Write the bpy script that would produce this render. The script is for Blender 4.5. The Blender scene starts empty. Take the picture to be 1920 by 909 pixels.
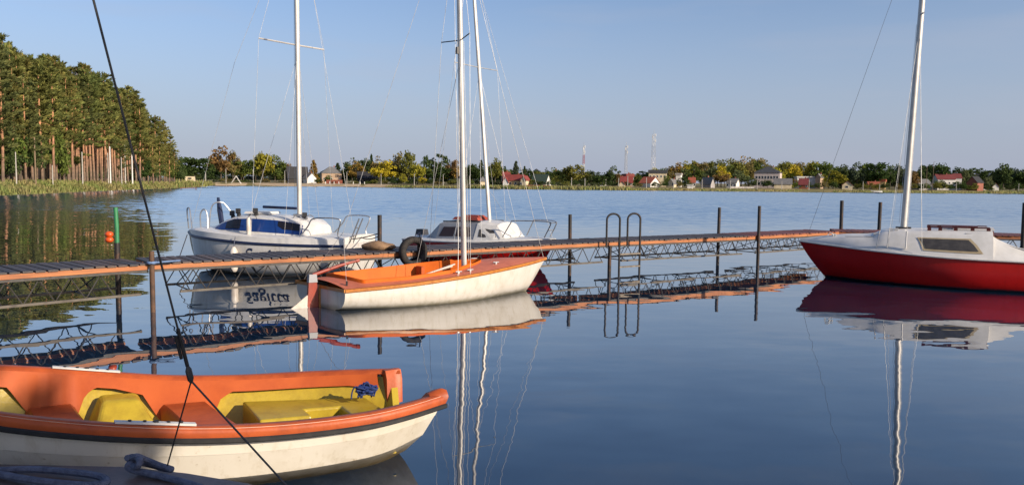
import bpy, bmesh, math, random
from mathutils import Vector, Matrix
V = Vector
R = math.radians
scene = bpy.context.scene
COL = scene.collection
random.seed(11)

# ------------------------------------------------------------------ camera
FPX = 1450.0
PITCH = math.atan(107 / 1450)
ROLL = R(.63)
cam_d = bpy.data.cameras.new('camera')
cam = bpy.data.objects.new('camera', cam_d)
COL.objects.link(cam)
CAM = V((0, 0, 2.0))
CM = Matrix.Rotation(math.pi / 2 - PITCH, 4, 'X') @ Matrix.Rotation(ROLL, 4, 'Z')
cam.matrix_world = Matrix.Translation(CAM) @ CM
cam_d.sensor_width = 36
cam_d.lens = FPX / 1920 * 36
cam_d.clip_start = .05
cam_d.clip_end = 8000
scene.camera = cam

# ------------------------------------------------------------------ sky, sun, exposure
SUN_AZ = 35.0      # degrees from +X towards the viewer
SUN_EL = 22.0
w = bpy.data.worlds.new('World')
scene.world = w
w.use_nodes = True
nt = w.node_tree
sky = nt.nodes.new('ShaderNodeTexSky')
sky.sky_type = 'NISHITA'
sky.sun_disc = False
sky.sun_elevation = R(SUN_EL)
sky.sun_rotation = R(90 + SUN_AZ)
sky.air_density = 1.0
sky.dust_density = 1.15
sky.ozone_density = 4.0
bg = nt.nodes['Background']
bg.inputs['Strength'].default_value = .118
# autumn haze lying low over the lake: the lowest degrees of the sky turn pale grey-violet
tcw = nt.nodes.new('ShaderNodeTexCoord')
spw = nt.nodes.new('ShaderNodeSeparateXYZ')
nt.links.new(tcw.outputs['Generated'], spw.inputs[0])
hz = nt.nodes.new('ShaderNodeMapRange')
hz.interpolation_type = 'SMOOTHSTEP'
nt.links.new(spw.outputs['Z'], hz.inputs[0])
for i_, v_ in ((1, -.02), (2, .30), (3, .88), (4, 0.0)):
    hz.inputs[i_].default_value = v_
mxw = nt.nodes.new('ShaderNodeMix')
mxw.data_type = 'RGBA'
nt.links.new(hz.outputs[0], mxw.inputs[0])
tint = nt.nodes.new('ShaderNodeMix')
tint.data_type = 'RGBA'
tint.blend_type = 'MULTIPLY'
tint.inputs[0].default_value = 1
tint.inputs[7].default_value = (1.07, .96, .955, 1)
nt.links.new(sky.outputs[0], tint.inputs[6])
nt.links.new(tint.outputs[2], mxw.inputs[6])
mxw.inputs[7].default_value = (2.46, 2.76, 3.62, 1)
mpw = nt.nodes.new('ShaderNodeMapping')
mpw.inputs['Scale'].default_value = (2.2, 2.2, 14)
nt.links.new(tcw.outputs['Generated'], mpw.inputs[0])
nzw = nt.nodes.new('ShaderNodeTexNoise')
nzw.inputs['Scale'].default_value = 1.4
nzw.inputs['Detail'].default_value = 5
nt.links.new(mpw.outputs[0], nzw.inputs['Vector'])
wsp = nt.nodes.new('ShaderNodeMapRange')
nt.links.new(nzw.outputs['Fac'], wsp.inputs[0])
for i_, v_ in ((1, .52), (2, .85), (3, 0.0), (4, .32)):
    wsp.inputs[i_].default_value = v_
mx2 = nt.nodes.new('ShaderNodeMix')
mx2.data_type = 'RGBA'
nt.links.new(wsp.outputs[0], mx2.inputs[0])
nt.links.new(mxw.outputs[2], mx2.inputs[6])
mx2.inputs[7].default_value = (3.1, 3.2, 3.7, 1)
nt.links.new(mx2.outputs[2], bg.inputs['Color'])
sun_d = bpy.data.lights.new('sun', 'SUN')
sun_d.energy = 5.0
sun_d.angle = R(.5)
sun_d.color = (1, .86, .69)
sun = bpy.data.objects.new('sun', sun_d)
COL.objects.link(sun)
S = V((math.cos(R(SUN_AZ)) * math.cos(R(SUN_EL)), -math.sin(R(SUN_AZ)) * math.cos(R(SUN_EL)), math.sin(R(SUN_EL))))
sun.rotation_euler = S.to_track_quat('Z', 'Y').to_euler()
sun.location = S * 50
vs = scene.view_settings
vs.view_transform = 'Standard'
vs.look = 'None'
vs.exposure = .42
vs.gamma = 1
vs.use_curve_mapping = False
scene.cycles.max_bounces = 6
scene.cycles.transparent_max_bounces = 6
scene.cycles.use_denoising = True


# ------------------------------------------------------------------ pixel -> place (reference 1920 x 909)
def ray(x, y):
    return CM.to_3x3() @ V(((x - 960) / FPX, -(y - 454.5) / FPX, -1))


def PZ(x, y, z):
    d = ray(x, y)
    return CAM + d * ((z - 2) / d.z)


def PY(x, y, Y):
    d = ray(x, y)
    return CAM + d * (Y / d.y)


def lerp(a, b, t):
    return a + (b - a) * t


def ip(xs, ys, x):
    if x <= xs[0]:
        return ys[0]
    for i in range(1, len(xs)):
        if x <= xs[i]:
            return lerp(ys[i - 1], ys[i], (x - xs[i - 1]) / (xs[i] - xs[i - 1]))
    return ys[-1]


def hs(xs, ys, x):
    """smooth (Hermite) interpolation"""
    n = len(xs)
    if x <= xs[0]:
        return ys[0]
    if x >= xs[-1]:
        return ys[-1]
    i = 0
    while x > xs[i + 1]:
        i += 1

    def m(k):
        if k == 0:
            return (ys[1] - ys[0]) / (xs[1] - xs[0])
        if k == n - 1:
            return (ys[-1] - ys[-2]) / (xs[-1] - xs[-2])
        return (ys[k + 1] - ys[k - 1]) / (xs[k + 1] - xs[k - 1])
    h = xs[i + 1] - xs[i]
    t = (x - xs[i]) / h
    t2, t3 = t * t, t * t * t
    return (2 * t3 - 3 * t2 + 1) * ys[i] + (t3 - 2 * t2 + t) * h * m(i) + (-2 * t3 + 3 * t2) * ys[i + 1] + (t3 - t2) * h * m(i + 1)


# ------------------------------------------------------------------ materials
def srgb(h):
    h = h.lstrip('#')
    c = [int(h[i:i + 2], 16) / 255 for i in (0, 2, 4)]
    return tuple(((v / 12.92) if v <= .04045 else ((v + .055) / 1.055) ** 2.4) for v in c)


class N:
    """small node-tree helper"""
    def __init__(s, name):
        s.m = bpy.data.materials.new(name)
        s.m.use_nodes = True
        s.t = s.m.node_tree
        s.p = s.t.nodes['Principled BSDF']

    def n(s, typ, **kw):
        nd = s.t.nodes.new(typ)
        for k, v in kw.items():
            if k in nd.inputs.keys():
                nd.inputs[k].default_value = v
            else:
                setattr(nd, k, v)
        return nd

    def l(s, a, b):
        s.t.links.new(a, b)

    def noise(s, scale, detail=4, rough=.55, vec=None, coord='Object'):
        nz = s.n('ShaderNodeTexNoise', Scale=scale, Detail=detail, Roughness=rough)
        if vec is None:
            tc = s.n('ShaderNodeTexCoord')
            vec = tc.outputs[coord]
        s.l(vec, nz.inputs['Vector'])
        return nz

    def ramp(s, fac, stops):
        r = s.n('ShaderNodeValToRGB')
        e = r.color_ramp.elements
        while len(e) < len(stops):
            e.new(.5)
        for k, (p, c) in enumerate(stops):
            e[k].position = p
            e[k].color = (*c, 1) if len(c) == 3 else c
        s.l(fac, r.inputs[0])
        return r

    def mix(s, fac, a, b, mode='MIX'):
        m = s.n('ShaderNodeMix', data_type='RGBA', blend_type=mode)
        for sock, v in ((0, fac), (6, a), (7, b)):
            if isinstance(v, (int, float)):
                m.inputs[sock].default_value = v
            elif isinstance(v, tuple):
                m.inputs[sock].default_value = (*v, 1)
            else:
                s.l(v, m.inputs[sock])
        return m.outputs[2]

    def bump(s, h, strength, dist=.01):
        b = s.n('ShaderNodeBump', Strength=strength, Distance=dist)
        s.l(h, b.inputs['Height'])
        s.l(b.outputs[0], s.p.inputs['Normal'])


ALB = .83      # common scale of all paint albedos


def worn(name, base, dark=None, rough=.5, scale=6, metal=0, bump=.0, spec=.5, lo=.42, hi=.72, bs=None):
    """a plain surface with worn, dirty patches of a second colour"""
    k = N(name)
    dark = dark or tuple(c * .6 for c in base)
    base, dark = tuple(c * ALB for c in base), tuple(c * ALB for c in dark)
    nz = k.noise(scale, 6, .62)
    r = k.ramp(nz.outputs['Fac'], [(lo, base), (hi, dark)])
    k.l(r.outputs[0], k.p.inputs['Base Color'])
    k.p.inputs['Roughness'].default_value = rough
    k.p.inputs['Metallic'].default_value = metal
    k.p.inputs['Specular IOR Level'].default_value = spec
    if bump:
        n2 = k.noise(bs or scale * 8, 4)
        k.bump(n2.outputs['Fac'], bump)
    return k.m


def hull_paint(name, base, stain, zlo, zhi, rough=.28, scum=None):
    """gel coat with a grown stain band at the waterline and faint grime"""
    base, stain = tuple(c * ALB for c in base), tuple(c * ALB for c in stain)
    k = N(name)
    tc = k.n('ShaderNodeTexCoord')
    sx = k.n('ShaderNodeSeparateXYZ')
    k.l(tc.outputs['Object'], sx.inputs[0])
    nz = k.noise(7, 6, .65)
    ad = k.n('ShaderNodeMath', operation='MULTIPLY_ADD')
    k.l(nz.outputs['Fac'], ad.inputs[0])
    ad.inputs[1].default_value = -(zhi - zlo) * 1.6
    k.l(sx.outputs['Z'], ad.inputs[2])
    mr = k.n('ShaderNodeMapRange')
    k.l(ad.outputs[0], mr.inputs[0])
    mr.inputs[1].default_value = zlo - (zhi - zlo) * .8
    mr.inputs[2].default_value = zhi - (zhi - zlo) * .8
    c = k.mix(mr.outputs[0], stain, base)
    n2 = k.noise(2.2, 5, .6)
    g = k.ramp(n2.outputs['Fac'], [(.45, (1, 1, 1)), (.8, (.82, .79, .73))])
    c = k.mix(1.0, c, g.outputs[0], 'MULTIPLY')
    mp = k.n('ShaderNodeMapping')
    mp.inputs['Scale'].default_value = (9, 9, .7)
    k.l(tc.outputs['Object'], mp.inputs[0])
    n4 = k.noise(1.6, 6, .7, mp.outputs[0])
    g2 = k.ramp(n4.outputs['Fac'], [(.52, (1, 1, 1)), (.72, (.80, .76, .68))])
    c = k.mix(.8, c, g2.outputs[0], 'MULTIPLY')
    n5 = k.noise(24, 3, .6)
    g3 = k.ramp(n5.outputs['Fac'], [(.66, (1, 1, 1)), (.74, (.62, .55, .45))])
    c = k.mix(.7, c, g3.outputs[0], 'MULTIPLY')
    k.l(c, k.p.inputs['Base Color'])
    k.p.inputs['Roughness'].default_value = rough
    n3 = k.noise(3, 2)
    k.bump(n3.outputs['Fac'], .12, .02)
    return k.m


M = {}
M['orange_gel'] = worn('orange_gel', (.50, .100, .024), (.30, .055, .016), .48, 5, bump=.15, spec=.35)
M['orange_shell'] = worn('orange_shell', (.52, .105, .022), (.40, .07, .016), .6, 3, spec=.25)
M['orange_pit'] = worn('orange_pit', (.66, .14, .010), (.58, .11, .008), .6, 3, spec=.2)
M['orange_deck'] = worn('orange_deck', (.58, .165, .085), (.46, .125, .065), .55, 9, bump=.1)
M['yellow_gel'] = worn('yellow_gel', (.50, .36, .03), (.30, .20, .02), .35, 7, bump=.25, bs=30, lo=.45, hi=.8)
M['cream_hull'] = hull_paint('cream_hull', (.86, .80, .68), (.36, .26, .11), .03, .16)
M['white_hull'] = hull_paint('white_hull', (.70, .66, .59), (.34, .31, .22), .01, .09)
M['pale_hull'] = hull_paint('pale_hull', (.62, .60, .56), (.30, .28, .22), .0, .06, .2)
M['red_hull'] = hull_paint('red_hull', (.46, .010, .008), (.015, .02, .03), .03, .075, .22)
M['red_hull'].node_tree.nodes['Principled BSDF'].inputs['Specular IOR Level'].default_value = .3
M['white_gel'] = worn('white_gel', (.74, .72, .68), (.62, .60, .55), .3, 4)
M['grey_gel'] = worn('grey_gel', (.36, .36, .37), (.29, .29, .30), .45, 4)
M['black_rubber'] = worn('black_rubber', (.012, .012, .013), (.03, .028, .026), .6, 12)
M['navy'] = worn('navy', (.012, .022, .07), (.01, .016, .045), .35, 4)
M['blue_band'] = worn('blue_band', (.012, .05, .22), (.01, .03, .14), .12, 2)
M['dark_glass'] = worn('dark_glass', (.012, .010, .012), (.02, .016, .014), .06, 3)
M['brown_glass'] = worn('brown_glass', (.05, .022, .012), (.03, .014, .01), .08, 3)
M['smoke_glass'] = worn('smoke_glass', (.06, .055, .05), (.10, .09, .08), .15, 9)
M['varnish'] = worn('varnish', (.52, .20, .035), (.36, .11, .02), .3, 14)
M['red_board'] = worn('red_board', (.34, .045, .02), (.22, .035, .02), .4, 8)
M['mahogany'] = worn('mahogany', (.13, .02, .012), (.08, .015, .01), .3, 8)
M['wash_board'] = worn('wash_board', (.22, .06, .025), (.14, .04, .02), .35, 8)
M['alu'] = worn('alu', (.66, .63, .58), (.52, .49, .45), .42, 3, metal=.25)
M['steel'] = worn('steel', (.50, .50, .50), (.34, .34, .34), .42, 5, metal=.8)
M['wire'] = worn('wire', (.58, .57, .55), (.25, .25, .25), .5, 5, metal=.3)
M['dark_wire'] = worn('dark_wire', (.045, .04, .038), (.02, .02, .02), .5, 20)
M['post'] = worn('post', (.030, .026, .025), (.085, .042, .024), .55, 7, metal=.3, bump=.3, lo=.5, hi=.64)
M['rust_post'] = worn('rust_post', (.12, .062, .035), (.045, .03, .022), .75, 7, bump=.4)
M['truss'] = worn('truss', (.085, .08, .075), (.045, .032, .025), .6, 9, metal=.4)
M['chord'] = worn('chord', (.15, .13, .105), (.06, .048, .04), .7, 6, metal=.2)
M['ladder'] = worn('ladder', (.055, .052, .05), (.11, .07, .045), .38, 7, metal=.6, lo=.5, hi=.75)
M['rung'] = worn('rung', (.23, .19, .14), (.10, .08, .06), .75, 9)
M['tyre'] = worn('tyre', (.012, .011, .011), (.04, .03, .022), .8, 9, bump=.3)
M['green_paint'] = worn('green_paint', (.035, .22, .085), (.03, .15, .07), .45, 5)
M['float_orange'] = worn('float_orange', (.72, .10, .012), (.55, .07, .01), .4, 6)
M['white_plastic'] = worn('white_plastic', (.68, .62, .55), (.5, .42, .34), .45, 6)
M['tarp'] = worn('tarp', (.025, .026, .034), (.05, .05, .06), .5, 5, bump=.6, bs=9)
M['tan_canvas'] = worn('tan_canvas', (.28, .17, .09), (.12, .07, .045), .8, 9, bump=.6, bs=14)
M['blue_rope'] = worn('blue_rope', (.008, .030, .15), (.006, .015, .06), .6, 20)
M['grey_rope'] = worn('grey_rope', (.135, .15, .21), (.065, .07, .11), .85, 30, bump=.8, bs=90)
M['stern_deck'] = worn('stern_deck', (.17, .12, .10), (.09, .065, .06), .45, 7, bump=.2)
M['red_canvas'] = worn('red_canvas', (.40, .07, .035), (.26, .045, .03), .75, 7, bump=.4)
M['white_paint'] = worn('white_paint', (.72, .70, .66), (.6, .57, .52), .5, 5)
M['pole_grey'] = worn('pole_grey', (.50, .47, .42), (.38, .36, .32), .7, .8)
M['wood_pole'] = worn('wood_pole', (.24, .17, .10), (.14, .10, .06), .8, 1.5)


def wood_planks():
    k = N('deck_planks')
    tc = k.n('ShaderNodeTexCoord')
    mp = k.n('ShaderNodeMapping')
    mp.inputs['Scale'].default_value = (9, 1.2, 9)
    k.l(tc.outputs['Object'], mp.inputs[0])
    nz = k.noise(3, 6, .6, mp.outputs[0])
    gi = k.n('ShaderNodeNewGeometry')
    c = k.ramp(gi.outputs['Random Per Island'], [(0, (.060, .048, .046)), (.6, (.038, .032, .034)), (1, (.085, .055, .042))])
    g = k.ramp(nz.outputs['Fac'], [(.35, (.75, .75, .75)), (.7, (1.25, 1.2, 1.15))])
    k.l(k.mix(1, c.outputs[0], g.outputs[0], 'MULTIPLY'), k.p.inputs['Base Color'])
    k.p.inputs['Roughness'].default_value = .6
    k.bump(nz.outputs['Fac'], .3)
    return k.m


def red_planks():
    k = N('red_planks')
    gi = k.n('ShaderNodeNewGeometry')
    c = k.ramp(gi.outputs['Random Per Island'], [(0, (.17, .045, .03)), (1, (.11, .035, .028))])
    k.l(c.outputs[0], k.p.inputs['Base Color'])
    k.p.inputs['Roughness'].default_value = .6
    return k.m


def stringer_wood():
    k = N('stringer_wood')
    tc = k.n('ShaderNodeTexCoord')
    mp = k.n('ShaderNodeMapping')
    mp.inputs['Scale'].default_value = (.8, 8, 14)
    k.l(tc.outputs['Object'], mp.inputs[0])
    nz = k.noise(2.2, 6, .6, mp.outputs[0])
    c = k.ramp(nz.outputs['Fac'], [(.3, (.42, .155, .045)), (.55, (.31, .105, .032)), (.75, (.15, .052, .024))])
    k.l(c.outputs[0], k.p.inputs['Base Color'])
    k.p.inputs['Roughness'].default_value = .6
    return k.m


M['planks'] = wood_planks()
M['red_planks'] = red_planks()
M['stringer'] = stringer_wood()


def leaf_mat(name, trans=.32):
    k = N(name)
    oi = k.n('ShaderNodeObjectInfo')
    gi = k.n('ShaderNodeNewGeometry')
    r = k.ramp(gi.outputs['Random Per Island'], [(0, (.62, .62, .56)), (.55, (1.17, 1.14, 1.08)), (1, (1.75, 1.62, 1.45))])
    c = k.mix(1, oi.outputs['Color'], r.outputs[0], 'MULTIPLY')
    nz = k.noise(.35, 3, .6)
    g = k.ramp(nz.outputs['Fac'], [(.35, (.75, .82, .8)), (.7, (1.25, 1.12, .95))])
    c = k.mix(1, c, g.outputs[0], 'MULTIPLY')
    d = k.n('ShaderNodeBsdfDiffuse')
    t = k.n('ShaderNodeBsdfTranslucent')
    mx = k.n('ShaderNodeMixShader')
    mx.inputs[0].default_value = trans
    k.l(c, d.inputs['Color'])
    k.l(c, t.inputs['Color'])
    k.l(d.outputs[0], mx.inputs[1])
    k.l(t.outputs[0], mx.inputs[2])
    k.l(mx.outputs[0], k.t.nodes['Material Output'].inputs['Surface'])
    k.t.nodes.remove(k.p)
    return k.m


M['leaf'] = leaf_mat('leaf')


def pine_bark():
    k = N('pine_bark')
    tc = k.n('ShaderNodeTexCoord')
    sx = k.n('ShaderNodeSeparateXYZ')
    k.l(tc.outputs['Object'], sx.inputs[0])
    mr = k.n('ShaderNodeMapRange')
    k.l(sx.outputs['Z'], mr.inputs[0])
    mr.inputs[1].default_value = 1.5
    mr.inputs[2].default_value = 9
    nz = k.noise(1.6, 5)
    c = k.mix(mr.outputs[0], (.17, .12, .085), (.46, .225, .115))
    g = k.ramp(nz.outputs['Fac'], [(.35, (.6, .6, .6)), (.65, (1.15, 1.1, 1.05))])
    k.l(k.mix(1, c, g.outputs[0], 'MULTIPLY'), k.p.inputs['Base Color'])
    k.p.inputs['Roughness'].default_value = .9
    return k.m


M['pine_bark'] = pine_bark()
M['bark'] = worn('bark', (.11, .085, .06), (.06, .045, .035), .9, 1.2)


def grass_ground():
    k = N('grass_ground')
    nz = k.noise(.06, 8, .65)
    n2 = k.noise(.9, 4, .6)
    c = k.ramp(nz.outputs['Fac'], [(.3, (.075, .085, .02)), (.5, (.15, .125, .04)), (.7, (.20, .15, .06))])
    g = k.ramp(n2.outputs['Fac'], [(.3, (.7, .7, .7)), (.7, (1.25, 1.2, 1.15))])
    k.l(k.mix(1, c.outputs[0], g.outputs[0], 'MULTIPLY'), k.p.inputs['Base Color'])
    k.p.inputs['Roughness'].default_value = .95
    return k.m


M['ground'] = grass_ground()
M['sand'] = worn('sand', (.50, .38, .24), (.40, .29, .17), .95, .2)


def reed_mat():
    k = N('reed')
    gi = k.n('ShaderNodeNewGeometry')
    tc = k.n('ShaderNodeTexCoord')
    nz = k.noise(.12, 4, .6)
    a = k.ramp(gi.outputs['Random Per Island'], [(0, (.085, .12, .025)), (.5, (.14, .165, .04)), (1, (.21, .20, .06))])
    b = k.ramp(gi.outputs['Random Per Island'], [(0, (.12, .12, .04)), (1, (.25, .20, .08))])
    f = k.ramp(nz.outputs['Fac'], [(.42, (0, 0, 0)), (.6, (1, 1, 1))])
    k.l(k.mix(f.outputs[0], a.outputs[0], b.outputs[0]), k.p.inputs['Base Color'])
    k.p.inputs['Roughness'].default_value = .9
    return k.m


M['reed'] = reed_mat()


def water_mat():
    k = N('water')
    k.p.inputs['IOR'].default_value = 1.36
    k.p.inputs['Roughness'].default_value = .0
    k.p.inputs['Coat Weight'].default_value = .85
    k.p.inputs['Coat Roughness'].default_value = .0
    k.p.inputs['Coat IOR'].default_value = 1.36
    tc = k.n('ShaderNodeTexCoord')
    pos = tc.outputs['Object']
    sp = k.n('ShaderNodeSeparateXYZ')
    k.l(pos, sp.inputs[0])

    def mth(op, a, b=None, c=None):
        n = k.n('ShaderNodeMath', operation=op)
        for i, v in enumerate((a, b, c)):
            if v is None:
                continue
            if isinstance(v, (int, float)):
                n.inputs[i].default_value = v
            else:
                k.l(v, n.inputs[i])
        return n.outputs[0]

    def layer(sx, sy, seed, detail=2):
        mp = k.n('ShaderNodeMapping')
        mp.inputs['Scale'].default_value = (sx, sy, 1)
        mp.inputs['Location'].default_value = (seed, seed * 1.7, 0)
        mp.inputs['Rotation'].default_value = (0, 0, R(6))
        k.l(pos, mp.inputs[0])
        nz = k.noise(1, detail, .5, mp.outputs[0])
        sub = k.n('ShaderNodeVectorMath', operation='SUBTRACT')
        k.l(nz.outputs['Color'], sub.inputs[0])
        sub.inputs[1].default_value = (.5, .5, .5)
        return sub.outputs[0]

    def scaled(v, f):
        n = k.n('ShaderNodeVectorMath', operation='SCALE')
        k.l(v, n.inputs[0])
        if isinstance(f, (int, float)):
            n.inputs['Scale'].default_value = f
        else:
            k.l(f, n.inputs['Scale'])
        return n.outputs[0]

    def add(a, b):
        n = k.n('ShaderNodeVectorMath', operation='ADD')
        k.l(a, n.inputs[0])
        k.l(b, n.inputs[1])
        return n.outputs[0]
    # where the breeze ruffles the lake: beyond the sheltered cove, in patches
    warp = k.noise(.03, 3, .5)
    yy = mth('MULTIPLY_ADD', warp.outputs['Fac'], 26, sp.outputs['Y'])
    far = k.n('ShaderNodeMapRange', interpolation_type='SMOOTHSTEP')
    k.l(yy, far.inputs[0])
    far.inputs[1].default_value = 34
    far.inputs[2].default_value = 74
    mpb = k.n('ShaderNodeMapping')
    mpb.inputs['Scale'].default_value = (.006, .035, 1)
    k.l(pos, mpb.inputs[0])
    bands = k.noise(1, 4, .6, mpb.outputs[0])
    bandr = k.n('ShaderNodeMapRange')
    k.l(bands.outputs['Fac'], bandr.inputs[0])
    bandr.inputs[1].default_value = .35
    bandr.inputs[2].default_value = .65
    bandr.inputs[3].default_value = .6
    bandr.inputs[4].default_value = 1.2
    ruffle = mth('MULTIPLY', far.outputs[0], bandr.outputs[0])
    mid = k.n('ShaderNodeMapRange', interpolation_type='SMOOTHSTEP')
    k.l(sp.outputs['Y'], mid.inputs[0])
    mid.inputs[1].default_value = 14
    mid.inputs[2].default_value = 34
    mid.inputs[3].default_value = .030
    mid.inputs[4].default_value = .05
    pt = k.noise(.22, 3, .5)
    ptr = k.n('ShaderNodeMapRange')
    k.l(pt.outputs['Fac'], ptr.inputs[0])
    for i, q in ((1, .35), (2, .68), (3, .45), (4, 1.9)):
        ptr.inputs[i].default_value = q
    v = scaled(layer(1.1, 2.6, 3.1), mth('MULTIPLY', mid.outputs[0], ptr.outputs[0]))
    v = add(v, scaled(layer(.25, .7, 9.4), .016))
    v = add(v, scaled(layer(3.2, 7, 5.2), .011))
    v = add(v, scaled(layer(1.6, 2.4, 17.3), mth('MULTIPLY', ruffle, .24)))
    v = add(v, scaled(layer(.4, .9, 27.3), mth('MULTIPLY', ruffle, .11)))
    # on ruffled water seen at a flat angle from the cove only the wavelet faces turned to it show
    cb = k.n('ShaderNodeCombineXYZ')
    k.l(mth('MULTIPLY', far.outputs[0], -.078), cb.inputs['Y'])
    v = add(v, cb.outputs[0])
    fl = k.n('ShaderNodeVectorMath', operation='MULTIPLY')
    k.l(v, fl.inputs[0])
    fl.inputs[1].default_value = (.55, 1, 0)
    up = k.n('ShaderNodeVectorMath', operation='ADD')
    k.l(fl.outputs[0], up.inputs[0])
    up.inputs[1].default_value = (0, 0, 1)
    nm = k.n('ShaderNodeVectorMath', operation='NORMALIZE')
    k.l(up.outputs[0], nm.inputs[0])
    k.l(nm.outputs[0], k.p.inputs['Normal'])
    k.l(nm.outputs[0], k.p.inputs['Coat Normal'])
    # what is seen of the bed: sand and weed through a metre of green water
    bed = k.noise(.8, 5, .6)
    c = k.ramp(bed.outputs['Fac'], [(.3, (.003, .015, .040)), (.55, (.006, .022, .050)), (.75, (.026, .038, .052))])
    k.l(k.mix(far.outputs[0], c.outputs[0], (.035, .085, .16)), k.p.inputs['Base Color'])  # far out, light thrown back by the ripples is put into the base colour
    return k.m


M['water'] = water_mat()


# ------------------------------------------------------------------ mesh builder
class MB:
    def __init__(s):
        s.v, s.f = [], []

    def face(s, *pts):
        i = len(s.v)
        s.v += [V(p) for p in pts]
        s.f.append(tuple(range(i, i + len(pts))))
        return s

    def grid(s, rows, closed=False):
        i0 = len(s.v)
        n = len(rows[0])
        for r in rows:
            s.v += [V(p) for p in r]
        for a in range(len(rows) - 1):
            for b in range(n if closed else n - 1):
                c = (b + 1) % n
                s.f.append((i0 + a * n + b, i0 + a * n + c, i0 + (a + 1) * n + c, i0 + (a + 1) * n + b))
        return s

    def box(s, c, d, rz=0, rx=0, ry=0, top=1.0):
        c = V(c)
        m = Matrix.Rotation(rz, 3, 'Z') @ Matrix.Rotation(ry, 3, 'Y') @ Matrix.Rotation(rx, 3, 'X')
        i = len(s.v)
        for z in (-.5, .5):
            k = top if z > 0 else 1
            for x, y in ((-.5, -.5), (.5, -.5), (.5, .5), (-.5, .5)):
                s.v.append(c + m @ V((x * d[0] * k, y * d[1] * k, z * d[2])))
        for f in ((3, 2, 1, 0), (4, 5, 6, 7), (0, 1, 5, 4), (1, 2, 6, 5), (2, 3, 7, 6), (3, 0, 4, 7)):
            s.f.append(tuple(i + k for k in f))
        return s

    def bar(s, a, b, wd, h):
        """box beam from a to b"""
        a, b = V(a), V(b)
        d = (b - a).normalized()
        u = d.cross(V((0, 0, 1)))
        if u.length < 1e-4:
            u = V((1, 0, 0))
        u.normalize()
        t = u.cross(d).normalized()
        i = len(s.v)
        for p in (a, b):
            for x, y in ((-1, -1), (1, -1), (1, 1), (-1, 1)):
                s.v.append(p + u * x * wd / 2 + t * y * h / 2)
        for f in ((3, 2, 1, 0), (4, 5, 6, 7), (0, 1, 5, 4), (1, 2, 6, 5), (2, 3, 7, 6), (3, 0, 4, 7)):
            s.f.append(tuple(i + k for k in f))
        return s

    def tube(s, pts, r, n=8, cap=True, flat=1.0):
        pts = [V(p) for p in pts]
        rr = r if isinstance(r, (list, tuple)) else [r] * len(pts)
        rows = []
        up = None
        for i, p in enumerate(pts):
            d = (pts[min(i + 1, len(pts) - 1)] - pts[max(i - 1, 0)])
            d.normalize()
            if up is None:
                up = V((0, 0, 1)) if abs(d.z) < .9 else V((1, 0, 0))
            a = d.cross(up)
            if a.length < 1e-5:
                a = d.cross(V((.3, 1, .2)))
            a.normalize()
            b = a.cross(d).normalized()
            up = b
            rows.append([p + (a * math.cos(2 * math.pi * k / n) + b * math.sin(2 * math.pi * k / n) * flat) * rr[i] for k in range(n)])
        i0 = len(s.v)
        s.grid(rows, True)
        if cap:
            s.f.append(tuple(i0 + k for k in range(n))[::-1])
            q = i0 + (len(rows) - 1) * n
            s.f.append(tuple(q + k for k in range(n)))
        return s

    def ball(s, c, r, n=10, m=7):
        c = V(c)
        r = r if isinstance(r, (tuple, list)) else (r, r, r)
        rows = []
        for i in range(m + 1):
            t = math.pi * i / m
            q = max(math.sin(t), .001)
            rows.append([c + V((r[0] * q * math.cos(2 * math.pi * k / n), r[1] * q * math.sin(2 * math.pi * k / n), r[2] * math.cos(t))) for k in range(n)])
        return s.grid(rows, True)

    def build(s, name, mat, parent=None, smooth=False, loc=None, weld=False, angle=40):
        me = bpy.data.meshes.new(name)
        me.from_pydata([tuple(p) for p in s.v], [], s.f)
        if weld:
            bm = bmesh.new()
            bm.from_mesh(me)
            bmesh.ops.remove_doubles(bm, verts=bm.verts, dist=1e-4)
            bmesh.ops.recalc_face_normals(bm, faces=bm.faces)
            bm.to_mesh(me)
            bm.free()
        if smooth:
            me.polygons.foreach_set('use_smooth', [True] * len(me.polygons))
            if angle < 180:
                try:
                    me.set_sharp_from_angle(angle=R(angle))
                except Exception:
                    pass
        me.update()
        me.materials.append(M[mat] if isinstance(mat, str) else mat)
        o = bpy.data.objects.new(name, me)
        COL.objects.link(o)
        if parent:
            o.parent = parent
        if loc is not None:
            o.location = loc
        return o


def tag(o, label=None, cat=None, group=None, kind=None):
    for k, v in (('label', label), ('category', cat), ('group', group), ('kind', kind)):
        if v:
            o[k] = v
    return o


def thing(name, label, cat, loc=(0, 0, 0), rz=0, group=None):
    o = bpy.data.objects.new(name, None)
    o.empty_display_size = .2
    COL.objects.link(o)
    o.location = loc
    o.rotation_euler = (0, 0, rz)
    return tag(o, label, cat, group)


def arc(c, r, a0, a1, n, u, v):
    c, u, v = V(c), V(u), V(v)
    return [c + u * r * math.cos(lerp(a0, a1, i / n)) + v * r * math.sin(lerp(a0, a1, i / n)) for i in range(n + 1)]


def smooth_pts(pts, k=4):
    pts = [V(p) for p in pts]
    ts = list(range(len(pts)))
    out = []
    for i in range((len(pts) - 1) * k + 1):
        t = i / k
        out.append(V([hs(ts, [p[j] for p in pts], t) for j in range(3)]))
    return out


# ------------------------------------------------------------------ the setting
SHORE = [(-900, 60), (-500, 72), (-200, 88), (0, 101), (60, 112), (120, 128), (200, 158), (300, 215), (345, 262), (385, 330), (400, 440),
         (470, 470), (700, 470), (820, 440), (960, 405), (1200, 400), (1500, 440), (1700, 480), (1900, 540), (2300, 600), (2900, 640)]


def shore_depth(px):
    return ip([a for a, b in SHORE], [b for a, b in SHORE], px)


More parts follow.
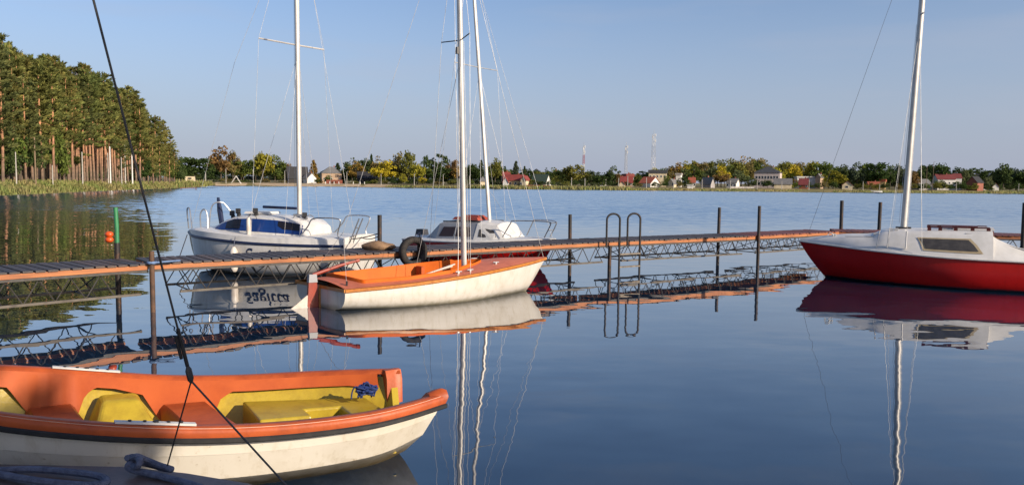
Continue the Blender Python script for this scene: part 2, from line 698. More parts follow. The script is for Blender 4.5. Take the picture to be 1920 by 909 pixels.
def gz(off):
    return ip([-3, 0, .6, 4, 14, 60, 200, 600, 5000], [-.7, -.1, .12, .5, 1.75, 2.1, 3.0, 6.0, 30.0], off)


def on_shore(px, off, dz=0):
    """a place on the ground: direction by bearing, distance inland of the waterline"""
    Y = shore_depth(px) + off
    return V(((px - 960) / FPX * Y, Y, gz(off) + dz))


def build_setting():
    rows = []
    for off in (-3, 0, .6, 2, 4, 8, 14, 30, 60, 200, 600, 1500, 4500):
        row = []
        for px in range(-900, 2901, 20):
            p = on_shore(px, off)
            if 0 <= off <= 60:
                p.y += random.uniform(-1, 1) * (.8 + off * .02)
                p.z += random.uniform(-.05, .05)
            row.append(p)
        rows.append(row)
    tag(MB().grid(rows).build('ground', 'ground', smooth=True, angle=180), kind='structure')
    rows = []
    for off, dz in ((-.5, .05), (.6, .05), (4, .06), (12, .06), (15, .05)):
        rows.append([on_shore(px, off + (0 if off < 10 else random.uniform(-1, 1)), dz) for px in range(404, 735, 6)])
    tag(MB().grid(rows).build('beach', 'sand', smooth=True, angle=180), kind='structure')
    m = MB()
    m.grid([[(x, y, 0) for x in (-1500, -300, -60, 0, 60, 300, 1500)] for y in (-60, -5, 5, 30, 120, 400, 720)])
    tag(m.build('water', 'water'), kind='structure')


build_setting()


def near_bank():
    edge = [(-60, -9), (-14, -6), (-4.2, -3.6), (-1.6, -3.0), (-.4, -1.0), (1.5, -.5), (6, -1.2), (16, -2.2), (60, -4)]
    rows = []
    for off, z in ((-.6, -.4), (0, .02), (.35, .26), (1.5, .33), (8, .6), (60, 2.5)):
        rows.append([V((x, y - off, z + random.uniform(-.02, .02))) for x, y in edge])
    tag(MB().grid(rows).build('bank', 'ground', smooth=True, angle=180), kind='structure')


near_bank()


# ------------------------------------------------------------------ hulls
def hull_rows(st, nl=30, ns=4, lin=False):
    """st: (x, [(y, z, dx) keel..sheer]) -> rows (along the boat) of half sections"""
    K = len(st[0][1])
    ix = list(range(len(st)))
    rows = []
    for i in range(nl + 1):
        u = i / nl * (len(st) - 1)
        pts = []
        for k in range(K):
            P = [(s[0] + (s[1][k][2] if len(s[1][k]) > 2 else 0), s[1][k][0], s[1][k][1]) for s in st]
            pts.append(V((hs(ix, [p[0] for p in P], u), max(hs(ix, [p[1] for p in P], u), 0), hs(ix, [p[2] for p in P], u))))
        if lin:
            rows.append(pts)
        else:
            kk = list(range(K))
            rows.append([V([hs(kk, [p[j] for p in pts], t / ns) for j in range(3)]) for t in range((K - 1) * ns + 1)])
    return rows


def mirror(p):
    return V((p[0], -p[1], p[2]))


def full(row):
    return [mirror(p) for p in row[::-1]] + [V(p) for p in row[1:]] if abs(row[0][1]) < 1e-6 else [mirror(p) for p in row[::-1]] + [V(p) for p in row]


def hull_mesh(rows, name, mat, parent, transom=True, smooth=True, angle=50):
    m = MB()
    fr = [full(r) for r in rows]
    m.grid(fr)
    if transom:
        m.face(*fr[0])
    return m.build(name, mat, parent, smooth, weld=True, angle=angle)


def sheer(rows):
    return [r[-1] for r in rows]


def at_x(pts, x):
    """interpolate along a boat's edge polyline"""
    xs = [p.x for p in pts]
    return V((x, ip(xs, [p.y for p in pts], x), ip(xs, [p.z for p in pts], x)))


def side_y(rows, x, z):
    i = min(range(len(rows)), key=lambda k: abs(rows[k][-1].x - x))
    r = rows[i]
    return ip([p.z for p in r], [p.y for p in r], z)


def strake(rows, name, mat, parent, wd, h, dz=0., out=.0, n=None):
    """rubbing strip round the sheer, both sides meeting at the bow"""
    sh = sheer(rows)
    path = [V((p.x, -(p.y + out), p.z + dz)) for p in sh] + [V((p.x, p.y + out, p.z + dz)) for p in sh[::-1]]
    prof = []
    for i, p in enumerate(path):
        d = path[min(i + 1, len(path) - 1)] - path[max(i - 1, 0)]
        d.z = 0
        if d.length < 1e-6:
            d = V((0, 1, 0))
        d.normalize()
        nrm = V((d.y, -d.x, 0))
        prof.append([p + nrm * a * wd + V((0, 0, b * h)) for a, b in ((-.5, -.5), (.2, -.5), (.5, -.28), (.5, .28), (.2, .5), (-.5, .5))])
    return MB().grid(prof, True).build(name, mat, parent, True, angle=30)


def wires(parent, items, mat='wire', r=.0036):
    for nm, pts in items:
        MB().tube(pts, r, 5).build(nm, mat, parent, True)


# ------------------------------------------------------------------ rowing boat in front
RB_O, RB_A = V((-.85, 5.68, 0)), 199.7


def rowboat():
    t = thing('rowing_boat', 'orange and cream rowing boat with yellow inside nearest the viewer', 'boat', RB_O, R(RB_A))
    X = [0, .25, .5, 1, 1.5, 2, 2.5, 3, 3.25, 3.4]
    B = [.44, .585, .675, .715, .735, .75, .68, .48, .27, .0]
    Zs = [.525, .508, .497, .497, .53, .60, .685, .78, .84, .88]
    st = []
    for x, b, z in zip(X, B, Zs):
        f = x / 3.4
        e = min(1, max(0, (x - 1.8) / 1.6))
        kz = lerp(-.10, .02, e * e) + (.09 if x < .3 else 0) * (1 - x / .3 if x < .3 else 0)
        dx = -.17 * (1 - min(x / .5, 1))          # transom raked aft at the top
        zz = [kz, kz + .05, lerp(kz, z, .40), lerp(kz, z, .40) + .003, lerp(kz, z, .70), lerp(kz, z, .70) + .003, z]
        wl = lerp(.62, .30, max(0, (x - 1.5) / 1.9))
        if x < 1:
            wl = lerp(.42, .62, x)
        yy = [0, b * wl * .62, b * lerp(wl, 1, .42), b * lerp(wl, 1, .42) + .006, b * lerp(wl, 1, .76), b * lerp(wl, 1, .76) + .006, b]
        sx = 0 if e < .01 else -.42 * e ** 3
        st.append((x, [(y, q, dx * (q - kz) / (z - kz) + sx * (1 - (q - kz) / (z - kz))) for y, q in zip(yy, zz)]))
    rows = hull_rows(st, 44, lin=True)
    hull_mesh(rows, 'hull', 'cream_hull', t, transom=False, angle=28)
    sh = sheer(rows)
    xs0 = sh[0].x
    # transom: V plate with a low notch between two raised quarters
    r0 = rows[0]
    m = MB()
    pts = [mirror(p) for p in r0[::-1]] + r0[1:]
    top = [(.45, .0), (.30, -.15), (.22, -.24), (0, -.25), (-.22, -.24), (-.30, -.15), (-.45, 0)]
    tp = [V((xs0 + .05 * (-dz / .2), y, r0[-1].z + dz)) for y, dz in top[1:-1]]
    outer = pts + tp
    inner = [p + V((.05, 0, 0)) for p in outer]
    m.face(*outer)
    m.face(*inner[::-1])
    k = len(outer)
    for i in range(k):
        m.face(outer[i], inner[i], inner[(i + 1) % k], outer[(i + 1) % k])
    m.build('transom', 'yellow_gel', t)
    strake(rows, 'rubbing_strip', 'black_rubber', t, .03, .035, -.075, .004)
    # gunwale: rounded orange capping round both sides and the bow
    W = .10

    def inner_y(p):
        return max(p.y - W, 0)
    prof = []
    sides = []
    for sgn in (-1, 1):
        rr = []
        for p in sh:
            if p.x > 3.25:
                continue
            y, z = p.y, p.z
            q = [(y + .006, z - .065), (y + .014, z - .03), (y + .006, z - .006), (y - .02, z + .006), (y - W + .02, z + .002), (y - W, z - .02)]
            rr.append([V((p.x, sgn * max(a, .0), b)) for a, b in q])
        sides.append(rr)
        m = MB()
        m.grid(rr if sgn > 0 else [r[::-1] for r in rr])
        # swelling end block at the stern quarter
        m.build('gunwale', 'orange_gel', t, True, angle=50)
    for sgn in (-1, 1):
        p = sh[0]
        m = MB()
        y0, y1 = p.y + .012, p.y - .135
        rows2 = []
        for dx, dz, k in ((-.02, .0, .6), (-.016, .03, .9), (.01, .042, 1), (.05, .034, 1), (.11, .010, 1)):
            dz = dz if sgn > 0 else dz * .25
            rows2.append([V((p.x + dx + max(0, p.z - b) * (.42 if sgn > 0 else .04), sgn * a, b)) for a, b in ((y0, p.z - .07), (y0 + .006, p.z - .02 + dz * .5), (y0 - .03, p.z + dz), (lerp(y0, y1, .55 * k), p.z + dz * .8), (lerp(y0, y1, .8 * k), p.z - (.06 if sgn < 0 else .03)), (lerp(y0, y1, k), p.z - (.24 if sgn < 0 else .10)))])
        m.grid(rows2 if sgn > 0 else [r[::-1] for r in rows2])
        m.face(*rows2[0])
        m.face(*rows2[-1][::-1])
        m.build('quarter_block', 'orange_gel', t, True, angle=55)
    # orange liner: inner face under the gunwale, with scalloped openings between the thwart pillars
    def zb(x, z):
        d = ip([0, .12, .2, .9, 1.04, 1.13, 1.20, 1.50, 1.57, 1.66, 1.84, 1.97, 2.04, 2.11, 2.34, 2.42, 2.52, 3.3],
               [.12, .11, .10, .10, .10, .16, .34, .36, .28, .13, .10, .10, .16, .36, .36, .28, .13, .10], x)
        return z - d
    for sgn in (-1, 1):
        m = MB()
        rr = []
        for i in range(110):
            x = lerp(sh[0].x + .16, 3.24, i / 109)
            p = at_x(sh, x)
            y, z = p.y - W, p.z
            b = zb(x, z)
            lean = (z - b) * .20
            yb_ = min(y - .01 - lean, side_y(rows, x, b) - .035)
            rr.append([V((x, sgn * max(y, .01), z - .02)), V((x, sgn * max(y - .008, .01), z - .05)), V((x, sgn * max(yb_, .008), b)), V((x, sgn * max(yb_ + .02, .008), b - .006))])
        m.grid(rr if sgn > 0 else [r[::-1] for r in rr])
        m.build('liner', 'orange_shell', t, True, angle=60)
    # yellow inner shell
    m = MB()
    rr = []
    for r in rows:
        if r[-1].x > 3.2:
            break
        p = r[-1]
        yb = max(p.y * .72 - .05, .02)
        q = [(p.y - .045, p.z - .05), (p.y * .93 - .05, p.z - .2), (p.y * .86 - .05, .2), (yb, .085), (0, .07)]
        zs_, ys_ = [c.z for c in r], [c.y for c in r]
        half = [V((max(ip(zs_, [c.x for c in r], b) + .03, p.x if p.x > .1 else -.2), max(min(a, ip(zs_, ys_, b) - .03), .0), b)) for a, b in q]
        rr.append(half + [mirror(h) for h in half[-2::-1]])
    m.grid(rr)
    m.build('inner_shell', 'yellow_gel', t, True, angle=60)
    # thwarts with pillars
    for x0, x1 in ((1.20, 1.52), (2.10, 2.40)):
        m = MB()
        ya, yb2 = at_x(sh, x0).y - W - .05, at_x(sh, x1).y - W - .05
        z = .34 if x0 < 2 else .40
        rr = []
        for k in range(13):
            f = k / 12 * 2 - 1
            y = f
            flare = .035 * abs(f) ** 4
            zz = z
            yw = lerp(ya, yb2, .5) * f
            yl = yw * .68
            a, b = x0 - flare * .4 - .16 * (yw + .45), x1 + flare * .4 - .10 * (yw + .45)
            rr.append([V((a, yl, .10)), V((a, yw, zz - .03)), V((a + .03, yw, zz)), V((b - .03, yw, zz)), V((b, yw, zz - .03)), V((b, yl, .10))])
        m.grid(rr)
        m.build('thwart', 'orange_gel', t, True, angle=45)
    # moulded yellow box against the far side and stern seat with a cut-out
    m = MB()
    c = [(1.50, -.10, .09), (2.06, -.10, .09), (2.10, -.54, .12), (1.56, -.54, .12)]
    tpp = [(1.70, -.44, .43), (1.94, -.44, .43), (1.95, -.60, .45), (1.70, -.60, .45)]
    m.face(*tpp)
    for i in range(4):
        j = (i + 1) % 4
        m.face(c[i], c[j], tpp[j], tpp[i])
    o = m.build('side_box', 'yellow_gel', t, weld=True)
    bv = o.modifiers.new('bevel', 'BEVEL')
    bv.width = .03
    bv.segments = 3
    m = MB()
    poly = [(.10, -.36), (.98, -.52), (.98, .02), (.62, .02), (.62, -.16), (.36, -.16), (.36, .28), (.10, .26)]
    zt = .335
    m.face(*[(x, y, zt) for x, y in poly])
    for i in range(len(poly)):
        a, b = poly[i], poly[(i + 1) % len(poly)]
        m.face((a[0], a[1], .08), (b[0], b[1], .08), (b[0], b[1], zt), (a[0], a[1], zt))
    o = m.build('stern_seat', 'yellow_gel', t, weld=True)
    bv = o.modifiers.new('bevel', 'BEVEL')
    bv.width = .018
    bv.segments = 3
    # rowlock plates with bolts
    for sgn, x in ((1, 1.72), (-1, 2.02)):
        p = at_x(sh, x)
        q = at_x(sh, x + .3)
        ang = math.atan2((q.y - p.y) * sgn, .3)
        m = MB()
        e1, e2 = at_x(sh, x - .22), at_x(sh, x + .22)
        m.bar((e1.x, sgn * (e1.y - .045), e1.z + .014), (e2.x, sgn * (e2.y - .045), e2.z + .014), .042, .012)
        pl = m.build('rowlock_plate', 'white_paint', t)
        for dx in (-.14, -.07, 0, .06, .14):
            mm = MB()
            g_ = lerp(e1, e2, .5 + dx / .44)
            mm.tube([(g_.x, sgn * (g_.y - .045), g_.z + .012), (g_.x, sgn * (g_.y - .045), g_.z + .028)], .010 if dx else .016, 8)
            mm.build('bolt', 'black_rubber', pl)
    # stern fittings
    m = MB()
    m.tube([(-.16, .10, .36), (-.17, .10, .40), (-.17, .14, .405)], .008, 6)
    m.build('stern_hook', 'steel', t, True)
    # blue rope lying in the stern
    random.seed(4)
    mw = Matrix.Translation(RB_O) @ Matrix.Rotation(R(RB_A), 4, 'Z')
    m = MB()
    c = V((.20, -.16, .37))
    pts = []
    for i in range(90):
        a = i * .62
        rr_ = .055 + .022 * math.sin(i * 1.7)
        pts.append(mw @ (c + V((rr_ * math.cos(a) * 1.1, rr_ * math.sin(a) * .8, .02 + .05 * abs(math.sin(i * .37)) + .0005 * i))))
    m.tube(pts, .008, 6)
    for dx, h in ((.0, .12), (.08, .09)):
        m.tube([mw @ (c + V((dx + .035 * math.cos(a), .02, .02 + h * math.sin(a)))) for a in [math.pi * i / 10 for i in range(11)]], .006, 6)
    # the moulding is a little skewed: its quarters are not square to the keel
    for ch in t.children_recursive:
        for v in ch.data.vertices:
            v.co.x -= .205 * v.co.y
    tag(m.build('rope', 'blue_rope', None, True), 'tangled blue rope in the stern of the orange rowing boat', 'rope')


rowboat()


# ------------------------------------------------------------------ orange and white sailing dinghy
def dinghy():
    t = thing('sailing_dinghy', 'open white sailing dinghy with orange deck and red rudder by the pier', 'sailboat', (-3.07, 12.5, 0), R(32.5))
    st = [
        (0, [(0, -.03), (.38, -.01), (.62, .05), (.73, .17), (.75, .35)]),
        (1.1, [(0, -.14), (.45, -.09), (.74, .02), (.83, .20), (.85, .40)]),
        (2.3, [(0, -.15), (.40, -.10), (.66, .01), (.77, .22), (.80, .48)]),
        (3.3, [(0, -.10, -.05), (.20, -.05, -.03), (.38, .08), (.48, .28), (.55, .55)]),
        (4.0, [(0, -.03, -.2), (.06, .02, -.14), (.13, .12, -.08), (.18, .33, -.03), (.23, .59)]),
        (4.42, [(0, -.0, -.46), (.0, .05, -.41), (.0, .18, -.30), (.0, .40, -.15), (0.0, .62, 0)]),
    ]
    rows = hull_rows(st, 40, 4)
    hull_mesh(rows, 'hull', 'white_hull', t)
    strake(rows, 'rubbing_strip', 'varnish', t, .03, .055, -.02, .008)
    m = MB()
    m.bar((-.012, -.76, .335), (-.012, .76, .335), .024, .05)
    m.bar((-.014, 0, -.0), (-.014, 0, .33), .03, .05)
    m.build('stern_trim', 'varnish', t)
    sh = sheer(rows)
    # deck with a cockpit opening
    x0, x1, x2 = .30, 2.95, 4.40

    def half(x):
        if x <= x0 or x >= x1:
            return 0
        e = min(1, (x - x0) / .10) ** .5 * min(1, (x1 - x) / .9) ** .5
        return ip([.42, 1.2, 2.0, 2.9], [.58, .68, .63, .48], x) * e

    def cz(x, y):
        p = at_x(sh, x)
        yo = max(p.y, .01)
        return p.z + .012 + .10 * (1 - min(1, (abs(y) / yo)) ** 2) * min(1, yo / .5) * .8
    xs = sorted(set([0.0, .08, .16, .24] + [x0 + .0001] + [lerp(x0, x1, i / 60) for i in range(1, 60)] + [x0 + .004, x0 + .015, x0 + .04, x1 - .002, x1 - .01, x1 - .03] + [x1] + [lerp(x1, 4.41, i / 16) for i in range(1, 17)]))
    for sgn in (1, -1):
        pass
    m = MB()
    for sgn in (1, -1):
        rr = []
        for x in xs:
            p = at_x(sh, x)
            h = half(x)
            rr.append([V((x, sgn * lerp(p.y, h, k / 6), cz(x, lerp(p.y, h, k / 6)))) for k in range(7)])
        m.grid(rr if sgn > 0 else [r[::-1] for r in rr])
    m.build('deck', 'orange_deck', t, True, weld=True, angle=60)
    # cockpit: raised coaming, side walls, floor
    m = MB()
    ring = []
    n = 60
    for i in range(n + 1):
        x = lerp(x0 + .0002, x1 - .0002, (1 - math.cos(math.pi * i / n)) / 2)
        ring.append(V((x, half(x), 0)))
    loop = ring + [mirror(p) for p in ring[-2:0:-1]]
    zf = .12
    rr = []
    for p in loop:
        z = cz(p.x, p.y)
        s_ = V((0, 1 if p.y > 0 else -1, 0))
        up = .05 if p.x < 2.6 else .03
        rr.append([V((p.x, p.y * 1.03, z - .004)), V((p.x, p.y * 1.025, z + up)), V((p.x, p.y * .99, z + up + .006)), V((p.x, p.y * .97, z + up - .01)), V((p.x, p.y * .93, zf + .08)), V((p.x, p.y * .86, zf))])
    rr.append(rr[0])
    m.grid(rr)
    i0 = len(m.v)
    m.face(*[r[-1] for r in rr[:-1]])
    m.build('cockpit', 'orange_pit', t, True, angle=50)
    # bulkhead panels that step the cockpit in front, centre case
    for sgn in (-1, 1):
        m = MB()
        m.box((2.02, sgn * .47, .34), (.06, .20, .36))
        m.build('bulkhead', 'orange_shell', t)
    m = MB()
    m.box((1.75, 0, .26), (1.0, .07, .26))
    m.build('centreboard_case', 'orange_deck', t)
    m = MB()
    m.bar((1.75, -.02, .40), (2.45, .02, .58), .022, .022)
    m.bar((1.8, .06, .40), (2.42, .05, .54), .018, .018)
    m.build('spare_spar', 'white_plastic', t)
    # small deck fittings
    m = MB()
    for x, y in ((2.35, -.67), (2.1, -.70), (1.1, .74), (.9, .74), (3.05, .40), (3.05, -.40)):
        z = cz(x, y)
        m = MB()
        m.tube([(x - .06, y, z + .03), (x + .06, y, z + .03)], .012, 6)
        m.box((x, y, z + .012), (.03, .025, .035))
        m.build('cleat', 'steel', t, True)
    # rudder, tiller
    m = MB()
    prof = [(-.06, .42), (-.19, .42), (-.21, .02), (-.18, -.02), (-.05, -.02), (-.03, .03)]
    for sgn in (-1, 1):
        pass
    a = [V((x, .022, z)) for x, z in prof]
    b = [V((x, -.022, z)) for x, z in prof]
    m.face(*a)
    m.face(*b[::-1])
    for i in range(len(a)):
        j = (i + 1) % len(a)
        m.face(a[j], a[i], b[i], b[j])
    rd = m.build('rudder', 'red_board', t, weld=True)
    m = MB()
    prof = [(-.18, .20), (-.21, .20), (-.60, -.10), (-.18, -.10)]
    a = [V((x, .012, z)) for x, z in prof]
    b = [V((x, -.012, z)) for x, z in prof]
    m.face(*a)
    m.face(*b[::-1])
    for i in range(4):
        j = (i + 1) % 4
        m.face(a[j], a[i], b[i], b[j])
    m.build('rudder_blade', 'white_plastic', rd, weld=True)
    m = MB()
    m.box((-.125, 0, .47), (.14, .07, .13), top=.85)
    m.build('rudder_head', 'grey_gel', rd)
    m = MB()
    m.tube([(-.12, 0, .52), (.35, 0, .66), (.62, 0, .72)], [.03, .026, .02], 8)
    m.tube([(.60, 0, .715), (.66, 0, .73)], .028, 8)
    m.build('tiller', 'red_board', t, True)
    for ch in t.children_recursive:
        for v in ch.data.vertices:
            f = max(0, 1 - v.co.x / 3.0)
            v.co.x -= f * (.20 * v.co.y + .05)
    # mast, spreaders, rigging
    mb = V((2.62, 0, .50))
    top = V((2.44, .0, 7.2))
    m = MB()
    m.tube([mb, lerp(mb, top, .7), top], [.057, .055, .04], 12, flat=.85)
    ms = m.build('mast', 'alu', t, True, angle=60)

    def on(f, dx=0, dy=0):
        return lerp(mb, top, f) + V((dx, dy, 0))
    sp = {}
    for sgn in (-1, 1):
        q = on(.602)
        e = q + V((-.10, sgn * .52, .03))
        MB().tube([q, e], .010, 6).build('spreader', 'dark_wire', ms, True)
        sp[sgn] = e
    m = MB()
    q = on(.575)
    m.box(q + V((-.05, 0, 0)), (.06, .05, .12))
    m.build('gooseneck_block', 'dark_wire', ms)
    it = []
    for sgn in (-1, 1):
        ch = V((2.30, sgn * .80, .46))
        it.append(('shroud', [ch, sp[sgn], on(.93)]))
        it.append(('shroud', [V((2.05, sgn * .82, .45)), on(.56)]))
    it.append(('forestay', [V((4.36, 0, .62)), on(.93)]))
    it.append(('halyard', [on(.02, -.10, .03), on(.97, -.09)]))
    it.append(('halyard', [on(.02, .07, -.05), on(.6, .06, -.02)]))
    brid = V((.34, -.02, 1.20))
    it.append(('backstay', [top, brid]))
    it.append(('bridle', [V((.18, -.60, .40)), brid]))
    it.append(('bridle', [V((-.04, .60, .40)), brid]))
    wires(t, it)
    for x, sgn in ((.18, -1), (-.04, 1)):
        m = MB()
        m.tube([V((x, sgn * .60, .37)), V((x + .005, sgn * .598, .47))], .016, 6)
        m.build('bridle_block', 'dark_wire', t, True)


dinghy()


# ------------------------------------------------------------------ blue and white cabin boat (bow to the left)
def lettering(txt, size, place, parent, mat, name='name_lettering', shear=.25):
    cu = bpy.data.curves.new(name, 'FONT')
    cu.body = txt
    cu.size = size
    cu.shear = shear
    cu.offset = size * .004
    ob = bpy.data.objects.new(name, cu)
    COL.objects.link(ob)
    dg = bpy.context.evaluated_depsgraph_get()
    dg.update()
    me = bpy.data.meshes.new_from_object(ob.evaluated_get(dg))
    bpy.data.objects.remove(ob)
    bm = bmesh.new()
    bm.from_mesh(me)
    bmesh.ops.triangulate(bm, faces=bm.faces)
    bmesh.ops.subdivide_edges(bm, edges=[e for e in bm.edges if e.calc_length() > size * .2], cuts=2)
    for v in bm.verts:
        v.co = place(v.co.x, v.co.y)
    bm.to_mesh(me)
    bm.free()
    me.materials.clear()
    me.materials.append(M[mat])
    o = bpy.data.objects.new(name, me)
    COL.objects.link(o)
    o.parent = parent
    return o


def cabin_loft(secs, n=None):
    """secs: list of half sections (x, [(y,z)...] from base outwards to roof centre)"""
    rows = []
    for x, pts in secs:
        h = [V((x + (p[2] if len(p) > 2 else 0), p[0], p[1])) for p in pts]
        rows.append(h + [mirror(p) for p in h[::-1][1 if abs(h[-1].y) < 1e-6 else 0:]])
    return rows


def patch(parent, name, mat, fn, us, vs_, out=.004, frame=None):
    """panel on a curved side: fn(u,v) -> point; the rim follows us x vs_"""
    m = MB()
    rows = [[fn(u, v) for v in vs_] for u in us]
    m.grid(rows)
    return m.build(name, mat, parent, True)


BB_O, BB_A = V((-3.30, 16.75, .05)), 166.5


def blue_boat():
    t = thing('cabin_sailboat', 'white cabin sailboat with blue window band behind the left part of the pier', 'sailboat', BB_O, R(BB_A))
    st = [
        (0, [(0, -.02), (.35, .0), (.66, .06), (.78, .22), (.82, .46), (.80, .68)]),
        (1.0, [(0, -.20), (.45, -.12), (.82, .02), (.95, .20), (.98, .46), (.95, .68)]),
        (2.1, [(0, -.22), (.42, -.14), (.80, .0), (.95, .20), (.99, .48), (.97, .70)]),
        (3.1, [(0, -.16), (.26, -.09), (.55, .03), (.72, .22), (.79, .49), (.81, .75)]),
        (3.8, [(0, -.05, -.12), (.10, .0, -.08), (.25, .08, -.04), (.36, .27), (.42, .52), (.47, .78)]),
        (4.25, [(0, .0, -.30), (0, .05, -.26), (.0, .16, -.18), (.0, .36, -.09), (.0, .60, -.03), (0, .83, 0)]),
    ]
    rows = hull_rows(st, 36, 4)
    h = hull_mesh(rows, 'hull', 'pale_hull', t)
    strake(rows, 'rubbing_strip', 'navy', t, .04, .06, -.03, .01)
    sh = sheer(rows)
    # moulded deck: a low step above the strip, then the deck
    m = MB()
    rr = []
    for p in sh:
        y = p.y
        c = min(1, y / .5)
        rr.append([V((p.x, y, p.z)), V((p.x - .0, y * .985, p.z + .09 * c + .02)), V((p.x, y * .90, p.z + .12 * c + .02)), V((p.x, y * .5, p.z + .14 * c + .02)), V((p.x, 0, p.z + .15 * c + .02))])
    rr = [r + [mirror(q) for q in r[-2::-1]] for r in rr]
    m.grid(rr)
    m.face(*rr[0])
    m.build('deck', 'white_gel', t, True, weld=True, angle=40)
    # cabin trunk
    S_ = []
    for x, yb, yt, zb, zt in ((.95, .62, .50, .74, .98), (1.1, .66, .54, .74, 1.10), (1.6, .70, .56, .75, 1.17), (2.2, .70, .55, .77, 1.20), (2.75, .62, .47, .80, 1.18), (3.05, .55, .40, .83, 1.08), (3.3, .46, .32, .86, .97), (3.45, .40, .30, .88, .90)):
        S_.append((x, [(yb, zb), (lerp(yb, yt, .33), lerp(zb, zt, .33)), (lerp(yb, yt, .86), lerp(zb, zt, .86)), (yt, zt), (yt * .8, zt + .035), (0, zt + .07)]))
    m = MB()
    rw = cabin_loft(S_)
    m.grid(rw)
    m.face(*rw[0])
    m.build('cabin', 'white_gel', t, True, weld=True, angle=35)

    def side(x, f, o=.006, sgn=1):
        xs = [s[0] for s in S_]
        yb = ip(xs, [s[1][0][0] for s in S_], x)
        zb = ip(xs, [s[1][0][1] for s in S_], x)
        yt = ip(xs, [s[1][3][0] for s in S_], x)
        zt = ip(xs, [s[1][3][1] for s in S_], x)
        return V((x, sgn * (lerp(yb, yt, f) + o), lerp(zb, zt, f) + o * .3))
    for sgn in (1, -1):
        m = MB()
        xs = [1.06 + i * (3.30 - 1.06) / 24 for i in range(25)]
        m.grid([[side(x, lerp(.30, .93, k / 5), .005, sgn) for k in range(6)] for x in xs])
        wb = m.build('window_band', 'blue_band', t, True)
        m = MB()
        xs = [1.12 + i * (1.62 - 1.12) / 8 for i in range(9)]
        m.grid([[side(x, lerp(.52 + max(0, (x - 1.5)) * 1.2, .90, k / 4), .011, sgn) for k in range(5)] for x in xs])
        m.build('window_pane', 'dark_glass', wb, True)
        m = MB()
        xs = [2.55 + i * (2.95 - 2.55) / 8 for i in range(9)]
        m.grid([[side(x, lerp(.38, .90, k / 4), .010, sgn) for k in range(5)] for x in xs])
        m.build('window_pane', 'dark_glass', wb, True)
    # hatch, roof gear
    m = MB()
    m.box((2.35, 0, 1.285), (.62, .52, .05), top=.9)
    m.build('hatch', 'white_gel', t)
    m = MB()
    m.tube([(1.35, .30, 1.40), (2.15, .30, 1.42)], .03, 8)
    m.build('rolled_cover', 'navy', t, True)
    for x, y in ((1.20, .18), (2.25, .42), (2.9, .30), (2.7, .38)):
        z = ip([.95, 1.1, 1.6, 2.2, 2.75, 3.05], [.98, 1.1, 1.17, 1.2, 1.18, 1.08], x) + .03
        m = MB()
        m.tube([(x, y, z), (x, y, z + .06)], .045, 8)
        m.box((x + .02, y, z + .11), (.10, .06, .10), .4, .3)
        m.build('winch', 'black_rubber', t, True)
    for x in (1.0, 1.3):
        m = MB()
        m.tube(arc((x, .35, 1.16), .10, 0, math.pi, 10, (1, 0, 0), (0, 0, 1)), .012, 6)
        m.build('grab_rail', 'steel', t, True)
    # stern rail (pushpit) and ladder
    def zd(x):
        return at_x(sh, x).z + .12
    for sgn in (1, -1):
        m = MB()
        m.tube(smooth_pts([(1.02, sgn * .80, zd(1)), (.80, sgn * .82, zd(1) + .25), (.70, sgn * .82, zd(1) + .40), (.45, sgn * .80, zd(1) + .43), (.18, sgn * .76, zd(0) + .42), (.10, sgn * .74, zd(0) + .36), (.18, sgn * .70, zd(0) + .12), (.16, sgn * .70, zd(0))], 4), .014, 6)
        m.build('stern_rail', 'steel', t, True)
    m = MB()
    for y in (.34, .52):
        m.tube([(.02, y, .66), (-.06, y, .85), (-.22, y, 1.22)], .014, 6)
    for z, x in ((.86, -.065), (1.02, -.135)):
        m.tube([(x, .34, z), (x, .52, z)], .012, 6)
    m.build('boarding_ladder', 'steel', t, True)
    # bow rails and a furled dark sail
    for pts in ([(4.22, .04, .88), (4.24, .06, 1.28), (4.19, .08, 1.36), (4.12, .12, 1.28), (4.02, .20, .90)],
                [(3.72, .30, .90), (3.74, .28, 1.22), (3.66, .26, 1.34), (3.58, .26, 1.22), (3.52, .34, .88)],
                [(3.52, .30, .90), (3.50, .20, 1.40), (3.36, .10, 1.50), (3.25, .0, 1.40), (3.02, -.15, .95)]):
        m = MB()
        m.tube(smooth_pts(pts, 5), .015, 6)
        m.build('bow_rail', 'steel', t, True)
    m = MB()
    m.tube([(3.44, -.1, .90), (3.50, -.1, 1.3), (3.54, -.1, 1.60)], [.055, .06, .03], 8)
    m.build('furled_cover', 'navy', t, True)
    for x, y, z in ((2.42, .87, .78), (3.1, .70, .82), (2.1, .88, .79)):
        m = MB()
        m.box((x, y, z + .02), (.10, .04, .03))
        m.build('cleat', 'steel', t)
    # mast and rigging
    mb = V((1.44, 0, 1.22))
    top = V((1.47, 0, 8.2))
    m = MB()
    m.tube([mb, lerp(mb, top, .7), top], [.060, .058, .045], 12, flat=.85)
    ms = m.build('mast', 'alu', t, True, angle=60)
    m = MB()
    m.box((1.44, 0, 1.24), (.22, .16, .06))
    m.build('mast_foot', 'steel', ms)

    def on(f, dx=0, dy=0):
        return lerp(mb, top, f) + V((dx, dy, 0))
    sp = {}
    for sgn in (-1, 1):
        q = on(.532)
        e = q + V((-.40 if sgn < 0 else .66, sgn * .45, .09 if sgn > 0 else -.03))
        MB().tube([q, e], .018, 6).build('spreader', 'alu', ms, True)
        sp[sgn] = e
    it = []
    for sgn in (-1, 1):
        it.append(('shroud', [V((sp[sgn].x, sgn * .85, .78)), sp[sgn], on(.97)]))
        it.append(('shroud', [V((1.95 + .35 * sgn, sgn * .80, .80)), on(.50)]))
        it.append(('shroud', [V((1.35, sgn * .82, .78)), on(.52)]))
